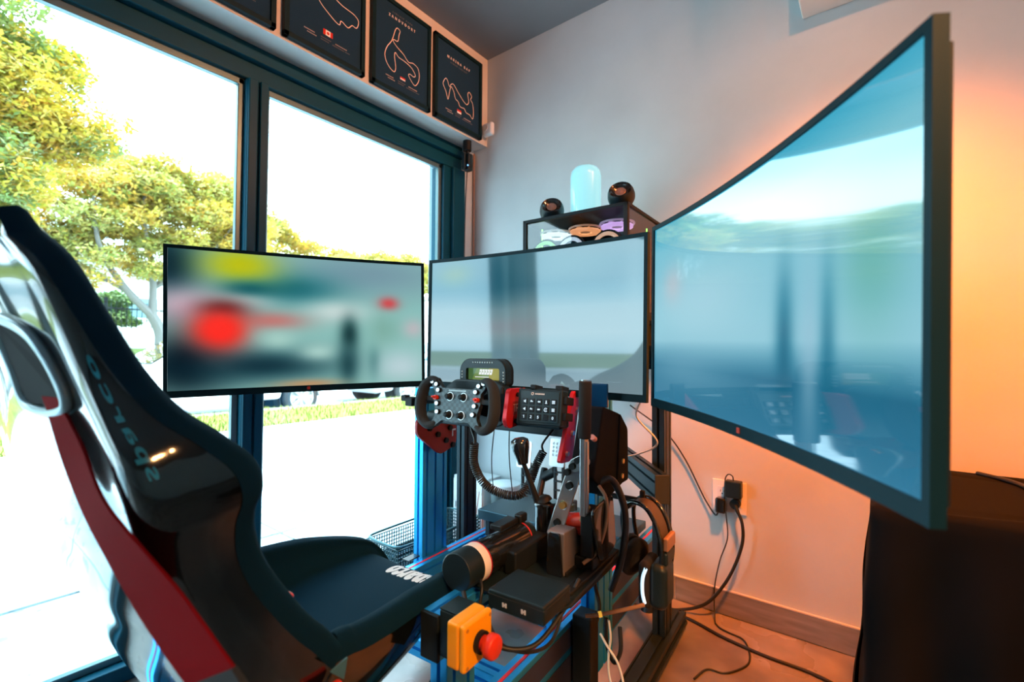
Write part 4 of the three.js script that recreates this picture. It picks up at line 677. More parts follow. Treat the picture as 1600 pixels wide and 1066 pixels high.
// ------------------------------------------------------------------ emergency stop
{
  const t = thing('emergency_stop', 'yellow emergency stop box with red mushroom button at the arm end', 'emergency stop', [0.345, 0.485, 0.3], { rig: true });
  part('bracket', [rbox(0.05, 0.08, 0.05, 0.293, 0.466, 0.272, 0.003), rbox(0.05, 0.003, 0.05, 0.293, 0.508, 0.272, 0.001)], M.blackSatin, t);
  part('box', rbox(0.026, 0.074, 0.074, 0.331, 0.484, 0.300, 0.006, 4), M.orange, t);
  part('lid', rbox(0.012, 0.074, 0.074, 0.3505, 0.484, 0.300, 0.005, 4), M.orange, t);
  part('screw', [[0.455, 0.27], [0.513, 0.27], [0.455, 0.33], [0.513, 0.33]].map(([y, z]) => rod([0.356, y, z], [0.3575, y, z], 0.003, 0.003, 10)), std([0.5, 0.2, 0.02], 0.5), t);
  part('collar', rod([0.355, 0.482, 0.298], [0.364, 0.482, 0.298], 0.0175), M.black, t);
  part('button', lathe([0.362, 0.482, 0.298], [0.392, 0.482, 0.298], [[0.012, 0], [0.0125, 0.25], [0.019, 0.45], [0.0195, 0.8], [0.016, 0.95], [0, 1]], 40), M.redPlastic, t);
}
// ------------------------------------------------------------------ racing seat
const ST = [[0.41, 0.075, 0.13, 0.105, 0.012, 0.03], [0.445, 0.125, 0.155, 0.115, 0.035, 0.035], [0.442, 0.25, 0.19, 0.13, 0.072, 0.04], [0.425, 0.38, 0.21, 0.135, 0.1, 0.045], [0.42, 0.47, 0.222, 0.14, 0.12, 0.045], [0.445, 0.55, 0.23, 0.145, 0.115, 0.045], [0.52, 0.60, 0.237, 0.15, 0.104, 0.04], [0.60, 0.635, 0.242, 0.15, 0.082, 0.036], [0.65, 0.66, 0.243, 0.15, 0.076, 0.034], [0.695, 0.68, 0.246, 0.155, 0.076, 0.03], [0.74, 0.70, 0.256, 0.17, 0.088, 0.026], [0.775, 0.71, 0.265, 0.18, 0.098, 0.025], [0.81, 0.718, 0.265, 0.18, 0.092, 0.025], [0.845, 0.725, 0.252, 0.17, 0.07, 0.025], [0.88, 0.732, 0.224, 0.155, 0.046, 0.025], [0.93, 0.742, 0.19, 0.14, 0.03, 0.026], [0.985, 0.757, 0.17, 0.125, 0.022, 0.026], [1.045, 0.775, 0.145, 0.105, 0.016, 0.026], [1.08, 0.788, 0.105, 0.075, 0.01, 0.024]];
let backZ = null;
function seatSurface() {
  const spline = (k, v) => { const n = ST.length - 1, f = Math.min(n - 1e-6, Math.max(0, v * n)), i = Math.floor(f), u = f - i, g = (j) => ST[Math.min(n, Math.max(0, j))][k]; const a = g(i - 1), b = g(i), c = g(i + 1), d = g(i + 2); return 0.5 * (2 * b + (c - a) * u + (2 * a - 5 * b + 4 * c - d) * u * u + (3 * b - a - 3 * c + d) * u * u * u); };
  const frame = (v) => { const e = 0.004, y0 = spline(0, v - e), y1 = spline(0, v + e), z0 = spline(1, v - e), z1 = spline(1, v + e), l = Math.hypot(y1 - y0, z1 - z0) || 1, ty = (y1 - y0) / l, tz = (z1 - z0) / l; return { y: spline(0, v), z: spline(1, v), ty, tz, ny: tz, nz: -ty, w: spline(2, v), wi: spline(3, v), d: spline(4, v), t: spline(5, v) }; };
  const half = (f, shell) => shell
    ? [[f.w + 0.024, f.d - 0.03], [f.w + 0.018, f.d * 0.35 - 0.012], [f.w + 0.002, -0.02], [f.w * 0.8, -f.t], [f.w * 0.4, -f.t - 0.01], [0, -f.t - 0.012]]
    : [[0, 0], [f.wi * 0.5, 0.001], [f.wi, 0.004], [f.wi + 0.35 * (f.w - f.wi), 0.2 * f.d], [f.wi + 0.66 * (f.w - f.wi), 0.55 * f.d], [f.w - 0.016, 0.9 * f.d], [f.w, f.d], [f.w + 0.012, f.d - 0.001], [f.w + 0.022, f.d - 0.012], [f.w + 0.025, f.d - 0.032]];
  const NU = 72;
  const row = (v, shell) => { // from the right edge (+x) across to the left edge
    const f = frame(v), h = half(f, shell), r = shell ? h : h.slice().reverse(), l = (shell ? h.slice().reverse() : h).slice(1).map(([x, y]) => [-x, y]);
    const c = new THREE.SplineCurve([...r, ...l].map((p) => new THREE.Vector2(...p))), out = [];
    for (let i = 0; i <= NU; i++) { const p = c.getPoint(i / NU); out.push([p.x, f.y + f.ny * p.y, f.z + f.nz * p.y]); }
    return out;
  };
  const build = (shell) => {
    const NV = 110, rows = [], vs = [];
    for (let j = 0; j <= NV; j++) { rows.push(row(j / NV, shell)); vs.push(j / NV); }
    for (const end of [0, 1]) { // rolled ends: padding and shell meet in one edge
      const a = row(end, false), b = row(end, true), f = frame(end), s = end ? 1 : -1;
      for (const [k, out] of [[0.45, 0.02], [0.9, 0.026]]) {
        const m = a.map((p, i) => { const q = [0, 1, 2].map((e) => (p[e] + b[i][e]) / 2), me = shell ? b[i] : p; return [0, 1, 2].map((e) => me[e] + (q[e] - me[e]) * (k === 0.9 ? 1 : 0.45)); }).map((p) => [p[0], p[1] + s * f.ty * out, p[2] + s * f.tz * out]);
        if (end) { rows.push(m); vs.push(1 + k * 0.02); } else { rows.unshift(m); vs.unshift(-k * 0.02); }
      }
    }
    const pos = [], uv = [], idx = [], n = NU + 1;
    rows.forEach((r, j) => r.forEach((p, i) => { pos.push(...p); uv.push(i / NU, vs[j]); }));
    for (let j = 0; j < rows.length - 1; j++) for (let i = 0; i < NU; i++) { const a = j * n + i; if (shell) idx.push(a, a + n, a + 1, a + 1, a + n, a + n + 1); else idx.push(a, a + 1, a + n, a + 1, a + n + 1, a + n); }
    const g = new THREE.BufferGeometry(); g.setAttribute('position', new THREE.Float32BufferAttribute(pos, 3)); g.setAttribute('uv', new THREE.Float32BufferAttribute(uv, 2)); g.setIndex(idx); g.computeVertexNormals(); return g;
  };
  const pts = []; for (let j = 60; j <= 110; j++) pts.push(...row(j / 110, true));
  // height of the outer shell's back at (x, y)
  const backZ = (x, y) => { let b = null, e = 1e9; for (const p of pts) { const q = (p[0] - x) ** 2 + (p[1] - y) ** 2 - (p[2] > 0.6 ? 0 : 0); if (q < e) { e = q; b = p; } } return b[2]; };
  return { pad: build(false), shell: build(true), row, backZ };
}
{
  const S = seatSurface(); backZ = S.backZ;
  const t = thing('racing_seat', 'black fabric bucket racing seat with glossy shell in the simulator frame', 'seat', [0, 0.276, 0.35], { rig: true });
  const fab = M.fabric.clone(); fab.color.setRGB(1, 1, 1);
  const lett = (g, text, x, y, size, rot, col) => { g.save(); g.translate(x, y); g.rotate(rot); g.fillStyle = col; g.font = 'bold ' + size + 'px sans-serif'; g.textAlign = 'center'; g.fillText(text, 0, 0); g.restore(); };
  fab.map = canvasTex(2048, 2048, (g, W, H) => {
    g.fillStyle = '#02283a'; g.fillRect(0, 0, W, H);
    // white printed logo across the front of the cushion; u runs from the right side (+x) to the left, v from the front lip to the top
    g.save(); g.translate(W * 0.466, H * (1 - 0.049)); g.scale(1.15, 1.35); g.lineJoin = 'round'; g.lineWidth = 6; g.strokeStyle = '#dfe6ea'; g.font = 'bold 66px sans-serif'; g.textAlign = 'center'; g.strokeText('sparco', 0, 0); lett(g, 'sparco', 0, 0, 66, 0, '#dfe6ea'); g.restore();
  });
  part('upholstery', S.pad, fab, t);
  const sh = phys([1, 1, 1], 0.12, 0, { clearcoat: 1, clearcoatRoughness: 0.04 });
  sh.map = canvasTex(2048, 2048, (g, W, H) => { g.fillStyle = '#070c0f'; g.fillRect(0, 0, W, H); g.translate(W * 0.16, H * (1 - 0.77)); g.scale(0.7, 1); lett(g, 'sparco', 0, 0, 110, -Math.PI / 2, '#2f93a8'); });
  part('shell', S.shell, sh, t);
  // trimmed harness opening on the back, right of the middle
  const ring = [[0.04, 0.984, 0.786], [0.075, 0.982, 0.783], [0.122, 0.963, 0.777], [0.15, 0.922, 0.766], [0.16, 0.892, 0.762], [0.06, 0.889, 0.772], [0.045, 0.93, 0.78]].map(([x, y]) => [x, y, S.backZ(x, y) + 0.003]);
  part('harness_trim', tube(ring, 0.0062, 80, 8, true), std([0.3, 0.38, 0.42], 0.3, 0.6), t);
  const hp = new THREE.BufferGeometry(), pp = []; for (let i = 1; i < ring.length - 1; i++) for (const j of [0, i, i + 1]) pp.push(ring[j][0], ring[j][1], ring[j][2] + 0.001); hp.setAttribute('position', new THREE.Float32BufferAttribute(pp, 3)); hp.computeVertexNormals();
  part('harness_opening', hp, M.foam, t);  // dark sheet laid on the shell in place of the shaded hole
  for (const s of [-1, 1]) part('mount_bracket', [plateYZ(roundPoly([[0.14, 0.278], [0.56, 0.278], [0.5, 0.42], [0.42, 0.34], [0.26, 0.34], [0.2, 0.42]], 0.01), s * 0.214 - 0.003, 0.006), rbox(0.06, 0.004, 0.42, s * 0.238, 0.279, 0.37, 0.001)], M.black, t);
}
// harness belts: ribbons between two edge curves
function ribbon(L, R, th) {
  const n = 60, cl = new THREE.CatmullRomCurve3(L.map(V)), cr = new THREE.CatmullRomCurve3(R.map(V)), p = [], uv = [], ix = [], nrm = [];
  const off = new THREE.Vector3();
  for (let i = 0; i <= n; i++) { const a = cl.getPoint(i / n), b = cr.getPoint(i / n), tg = cl.getPoint(Math.min(1, i / n + 0.01)).sub(cl.getPoint(Math.max(0, i / n - 0.01))); off.copy(b).sub(a).cross(tg).normalize().multiplyScalar(th); p.push(...a.toArray(), ...b.toArray(), ...b.clone().add(off).toArray(), ...a.clone().add(off).toArray()); uv.push(0, i / 12, 0.2, i / 12, 0.2, i / 12, 0, i / 12); }
  for (let i = 0; i < n; i++) for (let k = 0; k < 4; k++) { const a = i * 4 + k, b = i * 4 + (k + 1) % 4; ix.push(a, b, a + 4, b, b + 4, a + 4); }
  ix.push(0, 2, 1, 0, 3, 2, n * 4, n * 4 + 1, n * 4 + 2, n * 4, n * 4 + 2, n * 4 + 3);
  const g = new THREE.BufferGeometry(); g.setAttribute('position', new THREE.Float32BufferAttribute(p, 3)); g.setAttribute('uv', new THREE.Float32BufferAttribute(uv, 2)); g.setIndex(ix); return toCreasedNormals(g.toNonIndexed(), 0.6);
}
{
  const t = thing('harness_belt', 'wide red harness strap hanging down the back side of the seat', 'seat belt', [0.2, 0.55, 0.74], { rig: true });
  const lift = (a) => a.map(([x, y, z], i) => [x, y, i < 6 ? Math.max(z, backZ(x, y) + 0.005) : z]);
  part('strap', ribbon(lift([[0.11, 0.9, 0.765], [0.12, 0.887, 0.772], [0.15, 0.834, 0.765], [0.185, 0.78, 0.755], [0.215, 0.736, 0.743], [0.255, 0.683, 0.727], [0.3, 0.641, 0.713], [0.315, 0.622, 0.705]]), lift([[0.145, 0.9, 0.757], [0.155, 0.889, 0.766], [0.19, 0.853, 0.760], [0.24, 0.804, 0.755], [0.285, 0.762, 0.738], [0.32, 0.723, 0.719], [0.37, 0.665, 0.697], [0.378, 0.655, 0.693]]), 0.003), M.redBelt, t);
  part('webbing_loop', ribbon([[0.313, 0.626, 0.708], [0.325, 0.61, 0.703], [0.34, 0.59, 0.695]], [[0.376, 0.66, 0.697], [0.39, 0.643, 0.691], [0.405, 0.62, 0.683]], 0.006), M.rubber, t);
  part('adjuster', between(new RoundedBoxGeometry(0.012, 0.072, 0.014, 2, 0.004), [0.335, 0.604, 0.706], [0.398, 0.637, 0.694]), M.redPlastic, t, 'bright red adjuster bar');
}
{
  const t = thing('hip_belt', 'red lap strap end with black tongue low on the seat side', 'seat belt', [0.29, 0.47, 0.5], { rig: true });
  part('strap', rbox(0.012, 0.05, 0.04, 0.272, 0.478, 0.52, 0.004), M.redPlastic, t);
  part('tongue', extr(roundPoly([[-0.016, 0.022], [0.012, 0.028], [0.006, 0.0]], 0.002), 0.003, 0.0006).rotateY(Math.PI / 2).translate(0.275, 0.503, 0.505), std([0.05, 0.16, 0.2], 0.6, 0.2), t);
}
solo('belt_end', 'small red strap piece showing between seat back and cushion', 'seat belt', rbox(0.02, 0.03, 0.06, 0.2, 0.6, 0.56, 0.006), M.redPlastic, [0.2, 0.585, 0.56], { rig: true });

// ------------------------------------------------------------------ pedals
{
  const t = thing('pedal_set', 'perforated black and silver pedals on a black deck between the rails', 'pedals', [-0.15, 0.276, -0.75], { rig: true });
  const dm = std([0.025, 0.075, 0.1], 0.4, 0.4);
  part('deck', [rbox(0.27, 0.036, 0.26, -0.108, 0.362, -0.6, 0.004), rbox(0.48, 0.03, 0.22, 0, 0.291, -0.8, 0.004)], dm, t);
  part('deck_leg', [-0.22, 0].map((x) => rbox(0.02, 0.07, 0.2, x, 0.311, -0.6, 0.003)), M.blackMetal, t);
  part('deck_slot', [0, 1, 2].map((i) => rbox(0.06, 0.002, 0.012, -0.2 + i * 0.08, 0.3802, -0.7, 0.001)), M.rubber, t);
  for (const [x, y, h] of [[-0.225, 0.53, 0.1], [-0.07, 0.555, 0.115]]) {
    const holes = []; for (let r = 0; r < 4; r++) for (let c = 0; c < 3; c++) holes.push(circ(-0.016 + c * 0.016, -0.01 + r * 0.015, 0.0048));
    const a = part('arm', [rbox(0.012, y - 0.34, 0.012, x - 0.018, (y + 0.27) / 2, -0.78), rbox(0.012, y - 0.34, 0.012, x + 0.018, (y + 0.27) / 2, -0.78), ...[0, 1, 2, 3, 4].map((i) => rbox(0.05, 0.006, 0.014, x, 0.33 + i * 0.036, -0.78))], M.blackMetal, t);
    part('pedal_face', extr(roundPoly([[-0.034, -0.055], [0.034, -0.055], [0.034, 0.055], [-0.034, 0.055]], 0.01), 0.004, 0.0008, holes).rotateX(-0.15).translate(x, y, -0.765), M.steel, a, 'silver drilled pedal face');
    part('hinge', [rod([x - 0.04, 0.33, -0.79], [x + 0.04, 0.33, -0.79], 0.016), rbox(0.08, 0.05, 0.07, x, 0.325, -0.83, 0.004)], M.blackMetal, a);
  }
  part('spring_unit', [rod([-0.15, 0.33, -0.74], [-0.16, 0.47, -0.82], 0.014), rod([-0.15, 0.44, -0.8], [-0.1, 0.47, -0.8], 0.02)], M.blackMetal, t);
}
// coiled cords: a helix around a curve
function coil(pts, R, r, turns, n = 60) {
  const c = new THREE.CatmullRomCurve3(pts.map(V)), N = turns * 14, fr = c.computeFrenetFrames(N, false), out = [];
  for (let i = 0; i <= N; i++) { const p = c.getPointAt(i / N), a = i / 14 * 2 * Math.PI; out.push(p.addScaledVector(fr.normals[i], R * Math.cos(a)).addScaledVector(fr.binormals[i], R * Math.sin(a))); }
  return new THREE.TubeGeometry(new THREE.CatmullRomCurve3(out), N * 1.5 | 0, r, 5);
}
{
  const t = thing('coiled_cord', 'black coiled cord looping down from the steering wheel hub', 'cord', [0.05, 0.6, -0.1], { rig: true });
  part('coil', coil([[0.062, 0.715, -0.06], [0.058, 0.66, -0.065], [0.08, 0.61, -0.08], [0.125, 0.585, -0.1], [0.165, 0.585, -0.12], [0.18, 0.61, -0.14], [0.192, 0.66, -0.16], [0.2, 0.69, -0.18]], 0.0095, 0.0023, 64), M.cable, t);
  part('lead', [tube([[0.03, 0.77, -0.08], [0.045, 0.745, -0.07], [0.06, 0.728, -0.062], [0.062, 0.715, -0.06]], 0.003), tube([[0.2, 0.69, -0.18], [0.196, 0.705, -0.18], [0.212, 0.735, -0.19], [0.22, 0.75, -0.2]], 0.003)], M.cable, t);
}
// ------------------------------------------------------------------ headset hanging at the right of the rig
{
  const t = thing('headset', 'black over-ear headset with white light bar hanging beside the rig', 'headset', [0.46, 0.5, -0.2], { rig: true });
  // two rails of the headband arching from the far cup to the near cup
  const arc = (dx, dz) => [[0.428, 0.47, -0.23], [0.418, 0.53, -0.225], [0.425, 0.58, -0.21], [0.452, 0.604, -0.195], [0.485, 0.6, -0.185], [0.512, 0.565, -0.18], [0.525, 0.51, -0.178], [0.52, 0.455, -0.178]].map(([x, y, z]) => [x + dx, y, z + dz]);
  part('headband', [tube(arc(-0.004, 0.028), 0.0055, 60), tube(arc(0.004, -0.028), 0.0055, 60)], M.blackGloss, t);
  part('pad_strip', ribbon(arc(-0.002, 0.02).slice(2, 7), arc(0.002, -0.02).slice(2, 7), 0.006), std([0.06, 0.045, 0.04], 0.45), t);
  part('ear_cushion', lathe([0.43, 0.47, -0.2], [0.455, 0.465, -0.19], [[0, 0], [0.03, 0], [0.045, 0.3], [0.045, 0.7], [0.03, 1], [0.018, 0.8], [0, 0.7]], 36), M.foam, t);
  part('ear_cup', lathe([0.43, 0.47, -0.2], [0.405, 0.475, -0.21], [[0.044, 0], [0.044, 0.5], [0.035, 0.9], [0, 1]], 36), M.blackSatin, t);
  const cup = part('ear_cup', [rbox(0.04, 0.1, 0.075, 0.515, 0.435, -0.17, 0.016, 4), rbox(0.02, 0.03, 0.06, 0.524, 0.495, -0.178, 0.006)], M.blackSatin, t);
  part('ear_cushion', rbox(0.026, 0.1, 0.08, 0.485, 0.435, -0.17, 0.012, 4), M.foam, t);
  part('yoke_clip', [rbox(0.012, 0.03, 0.062, 0.53, 0.528, -0.178, 0.004)], std([0.3, 0.16, 0.09], 0.4, 0.3), t);
  part('light_bar', tube([[0.492, 0.475, -0.128], [0.486, 0.455, -0.126], [0.485, 0.42, -0.127], [0.489, 0.398, -0.13]], 0.004, 24), M.whiteLed, cup);
  part('hook', [rbox(0.12, 0.012, 0.012, 0.4, 0.596, -0.215, 0.003), rbox(0.012, 0.03, 0.012, 0.456, 0.606, -0.215, 0.003)], M.black, t);
  const mic = part('microphone', [tube([[0.492, 0.4, -0.12], [0.45, 0.385, -0.1], [0.4, 0.372, -0.07], [0.378, 0.368, -0.06]], 0.0045, 30)], M.warmBrown, t);
  part('tip_ring', rod([0.41, 0.3745, -0.0765], [0.404, 0.373, -0.0725], 0.0062), std([0.9, 0.6, 0.15], 0.4, 0, { emissive: new THREE.Color(1, 0.5, 0.05), emissiveIntensity: 0.6 }), mic);
}

// ------------------------------------------------------------------ cables on the rig
const cord = (label, pts, r, mat, o) => solo('cable', label, 'cable', tube(pts, r, pts.length * 12), mat || M.cable, pts[0], o);
const RG = { rig: true };
cord('black cable sagging from the motor across the rail to the upright', [[0.262, 0.505, 0.225], [0.30, 0.475, 0.25], [0.345, 0.44, 0.235], [0.39, 0.43, 0.19], [0.41, 0.46, 0.12], [0.415, 0.5, 0.05]], 0.0045, M.cable, RG);
cord('thin black cable looping over the red rail strip to the foot block', [[0.30, 0.47, 0.21], [0.33, 0.42, 0.2], [0.36, 0.39, 0.15], [0.37, 0.38, 0.08], [0.365, 0.42, 0.02], [0.36, 0.49, -0.02]], 0.0035, M.cable, RG);
cord('thick dark hose curving down behind the handbrake', [[0.40, 0.66, -0.07], [0.425, 0.67, -0.09], [0.45, 0.62, -0.1], [0.455, 0.55, -0.1], [0.445, 0.48, -0.09], [0.43, 0.43, -0.08]], 0.008, M.cable, RG);
cord('black cable with orange light painted in brown dropping from the control box to the plate', [[0.41, 0.66, -0.06], [0.43, 0.64, -0.05], [0.435, 0.59, -0.04], [0.42, 0.53, -0.02], [0.40, 0.51, 0.0]], 0.004, M.warmBrown, RG);  // the brown puts the orange light into a black cable's colour
cord('black cable bundle tied to the right upright', [[0.33, 0.5, -0.21], [0.345, 0.44, -0.215], [0.335, 0.37, -0.21], [0.345, 0.31, -0.215], [0.335, 0.25, -0.2]], 0.005, M.cable, RG);
cord('white looped cable hanging at the rail beside the headset', [[0.40, 0.33, -0.14], [0.405, 0.29, -0.14], [0.40, 0.25, -0.14], [0.405, 0.2, -0.135], [0.425, 0.17, -0.13], [0.44, 0.185, -0.13], [0.425, 0.24, -0.135], [0.395, 0.27, -0.14], [0.375, 0.285, -0.15]], 0.0028, M.whiteCable, RG);
cord('black cable loop hanging with the white cable below the headset', [[0.385, 0.32, -0.16], [0.39, 0.26, -0.155], [0.41, 0.23, -0.15], [0.425, 0.26, -0.15], [0.42, 0.31, -0.16]], 0.005, M.cable, RG);
cord('thin grey cable trailing from the loop to the black foot', [[0.42, 0.2, -0.13], [0.44, 0.15, -0.12], [0.45, 0.1, -0.1], [0.43, 0.075, -0.08]], 0.0025, M.cable, RG);
cord('white cable dropping behind the control box from the centre monitor', [[1.24, 0.832, 0.72], [1.22, 0.79, 0.7], [1.26, 0.72, 0.66], [1.2, 0.68, 0.64], [1.14, 0.66, 0.62]], 0.0025, M.whiteCable);
cord('thin black cable sloping along the wall behind the right post', [[0.9, 0.74, 0.02], [1.05, 0.64, 0.015], [1.12, 0.55, 0.012], [1.2, 0.4, 0.012], [1.235, 0.36, 0.02], [1.245, 0.375, 0.03]], 0.003);
cord('thin black cable running down left of the pedals', [[0.62, 0.72, 0.55], [0.56, 0.55, 0.5], [0.53, 0.4, 0.45]], 0.002);
cord('thin black cable crossing behind the coiled cord', [[0.74, 0.74, 0.62], [0.66, 0.58, 0.52], [0.6, 0.4, 0.42]], 0.002);
cord('white cable hanging in front of the white cabinet', [[0.22, 0.3, 0.19], [0.21, 0.18, 0.2], [0.215, 0.08, 0.2], [0.26, 0.03, 0.22], [0.33, 0.01, 0.25]], 0.004, M.whiteCable);

// ------------------------------------------------------------------ outlet with adapters and cords on the wall
{
  const t = thing('wall_outlet', 'white two gang wall outlet plate above the tile baseboard', 'outlet', [1.278, 0.43, 0.001]);
  part('cover_plate', rbox(0.116, 0.115, 0.006, 1.278, 0.432, 0.004, 0.002), M.white, t);
  for (const x of [1.255, 1.301]) { const r = part('receptacle', rbox(0.034, 0.068, 0.003, x, 0.432, 0.008, 0.001), std([0.7, 0.72, 0.74], 0.4), t); part('slot', [0.45, 0.415].flatMap((y) => [rbox(0.002, 0.008, 0.001, x - 0.006, y, 0.0096), rbox(0.002, 0.007, 0.001, x + 0.006, y, 0.0096), rod([x, y - 0.009, 0.009], [x, y - 0.009, 0.0101], 0.0025)]), M.black, r); }
}
{
  const t = thing('power_adapter', 'black square power adapter with a short lead, top of the outlet', 'power adapter', [1.3, 0.45, 0.012]);
  part('body', rbox(0.055, 0.06, 0.034, 1.298, 0.468, 0.028, 0.005, 3), M.blackSatin, t);
  part('lead', tube([[1.298, 0.497, 0.03], [1.296, 0.515, 0.034], [1.284, 0.52, 0.034], [1.273, 0.508, 0.03], [1.268, 0.48, 0.026], [1.268, 0.42, 0.03], [1.274, 0.36, 0.03], [1.277, 0.29, 0.03], [1.25, 0.2, 0.03], [1.232, 0.1, 0.03], [1.236, 0.03, 0.05], [1.25, 0.004, 0.09]], 0.0022, 160), M.cable, t);
}
{
  const t = thing('power_adapter', 'black rounded plug adapter at the lower left of the outlet', 'power adapter', [1.25, 0.41, 0.012]);
  part('body', rbox(0.036, 0.055, 0.036, 1.256, 0.404, 0.029, 0.008, 3), M.blackGloss, t);
}
{
  const t = thing('mains_cable', 'thick black mains cable with round plug running down to the floor', 'cable', [1.3, 0.41, 0.01]);
  part('plug', [rod([1.302, 0.415, 0.0105], [1.302, 0.415, 0.034], 0.017), rod([1.304, 0.411, 0.03], [1.316, 0.388, 0.04], 0.008, 0.006)], M.black, t);
  part('lead', tube([[1.312, 0.395, 0.036], [1.327, 0.36, 0.04], [1.33, 0.3, 0.04], [1.31, 0.22, 0.045], [1.27, 0.13, 0.05], [1.21, 0.05, 0.07], [1.12, 0.008, 0.09], [0.98, 0.008, 0.16]], 0.0055, 120), M.cable, t);
}
cord('black cable snaking over the floor along the wall to the right', [[1.06, 0.008, 0.14], [1.15, 0.006, 0.12], [1.3, 0.006, 0.165], [1.42, 0.006, 0.185], [1.55, 0.006, 0.19], [1.63, 0.006, 0.215], [1.75, 0.006, 0.27]], 0.005);
cord('thin black cable curling across the brown floor', [[1.25, 0.004, 0.09], [1.27, 0.004, 0.11], [1.30, 0.004, 0.12], [1.345, 0.004, 0.13], [1.375, 0.004, 0.18], [1.39, 0.004, 0.25], [1.375, 0.004, 0.3], [1.34, 0.004, 0.35], [1.30, 0.004, 0.36], [1.28, 0.004, 0.43]], 0.0028);

// ------------------------------------------------------------------ black draped table at the right
{
  const t = thing('draped_table', 'table under a black fabric cover at the lower right, before the wall', 'table', [2.5, 0, 0.485]);
  const X0 = 1.70, X1 = 3.3, Z0 = 0.25, Z1 = 0.72, TOP = 0.665;
  part('table_top', rbox(X1 - X0 - 0.06, 0.03, Z1 - Z0 - 0.06, (X0 + X1) / 2, TOP - 0.02, (Z0 + Z1) / 2, 0.004), M.black, t);
  for (const x of [X0 + 0.08, X1 - 0.08]) for (const z of [Z0 + 0.08, Z1 - 0.08]) part('leg', rbox(0.04, TOP - 0.035, 0.04, x, (TOP - 0.035) / 2, z, 0.004), M.black, t);
  // cover: rings of the rectangle's outline from the middle of the top down to the floor, rippling into folds
  const per = []; const n = 260, r = 0.05;
  const loop = new THREE.Path(roundPoly([[X0, Z0], [X1, Z0], [X1, Z1], [X0, Z1]], r, 8).map((p) => new THREE.Vector2(...p))), pts = loop.getSpacedPoints(n), pos = [], uv = [], idx = [];
  const rows = [[0.0, 0], [0.5, 0], [0.9, 0], [0.975, -0.001], [1.0, -0.012], [1.004, -0.035], ...Array.from({ length: 22 }, (_, i) => [1.006, -0.06 - (i / 21) * (TOP - 0.062)])];
  const cx = (X0 + X1) / 2, cz = (Z0 + Z1) / 2;
  rows.forEach(([k, dy], j) => { for (let i = 0; i <= n; i++) { const p = pts[i % n], a = pts[(i + 1) % n], b = pts[(i + n - 1) % n], s = i / n * 60, dn = Math.max(0, -dy - 0.02) / TOP, tx = a.x - b.x, tz = a.y - b.y, l = Math.hypot(tx, tz) || 1, f = dn * (0.03 * Math.sin(s * 1.7) + 0.022 * Math.sin(s * 3.1 + 1.3) + 0.03 * Math.sin(s * 0.73 + 2)) + 0.004 * Math.sin(s * 2.3 + dy * 20) * Math.min(1, dn * 4), ins = k < 1 ? k : 1;
    pos.push(cx + (p.x - cx) * ins + (tz / l) * f * 1, TOP + dy + (k < 0.95 && k > 0 ? 0.003 * Math.sin(s * 2) : 0), cz + (p.y - cz) * ins - (tx / l) * f * 1); uv.push(s * 0.1, dy + k); } });
  for (let j = 0; j < rows.length - 1; j++) for (let i = 0; i < n; i++) { const a = j * (n + 1) + i; idx.push(a, a + 1, a + n + 1, a + 1, a + n + 2, a + n + 1); }
  const g = new THREE.BufferGeometry(); g.setAttribute('position', new THREE.Float32BufferAttribute(pos, 3)); g.setAttribute('uv', new THREE.Float32BufferAttribute(uv, 2)); g.setIndex(idx); g.computeVertexNormals();
  part('cover', g, M.velvet, t);
  cord('dark cable lying over the draped table top', [[1.90, TOP + 0.006, 0.29], [1.95, TOP + 0.007, 0.36], [1.97, TOP + 0.007, 0.47], [1.955, TOP + 0.004, 0.6]], 0.005);
}

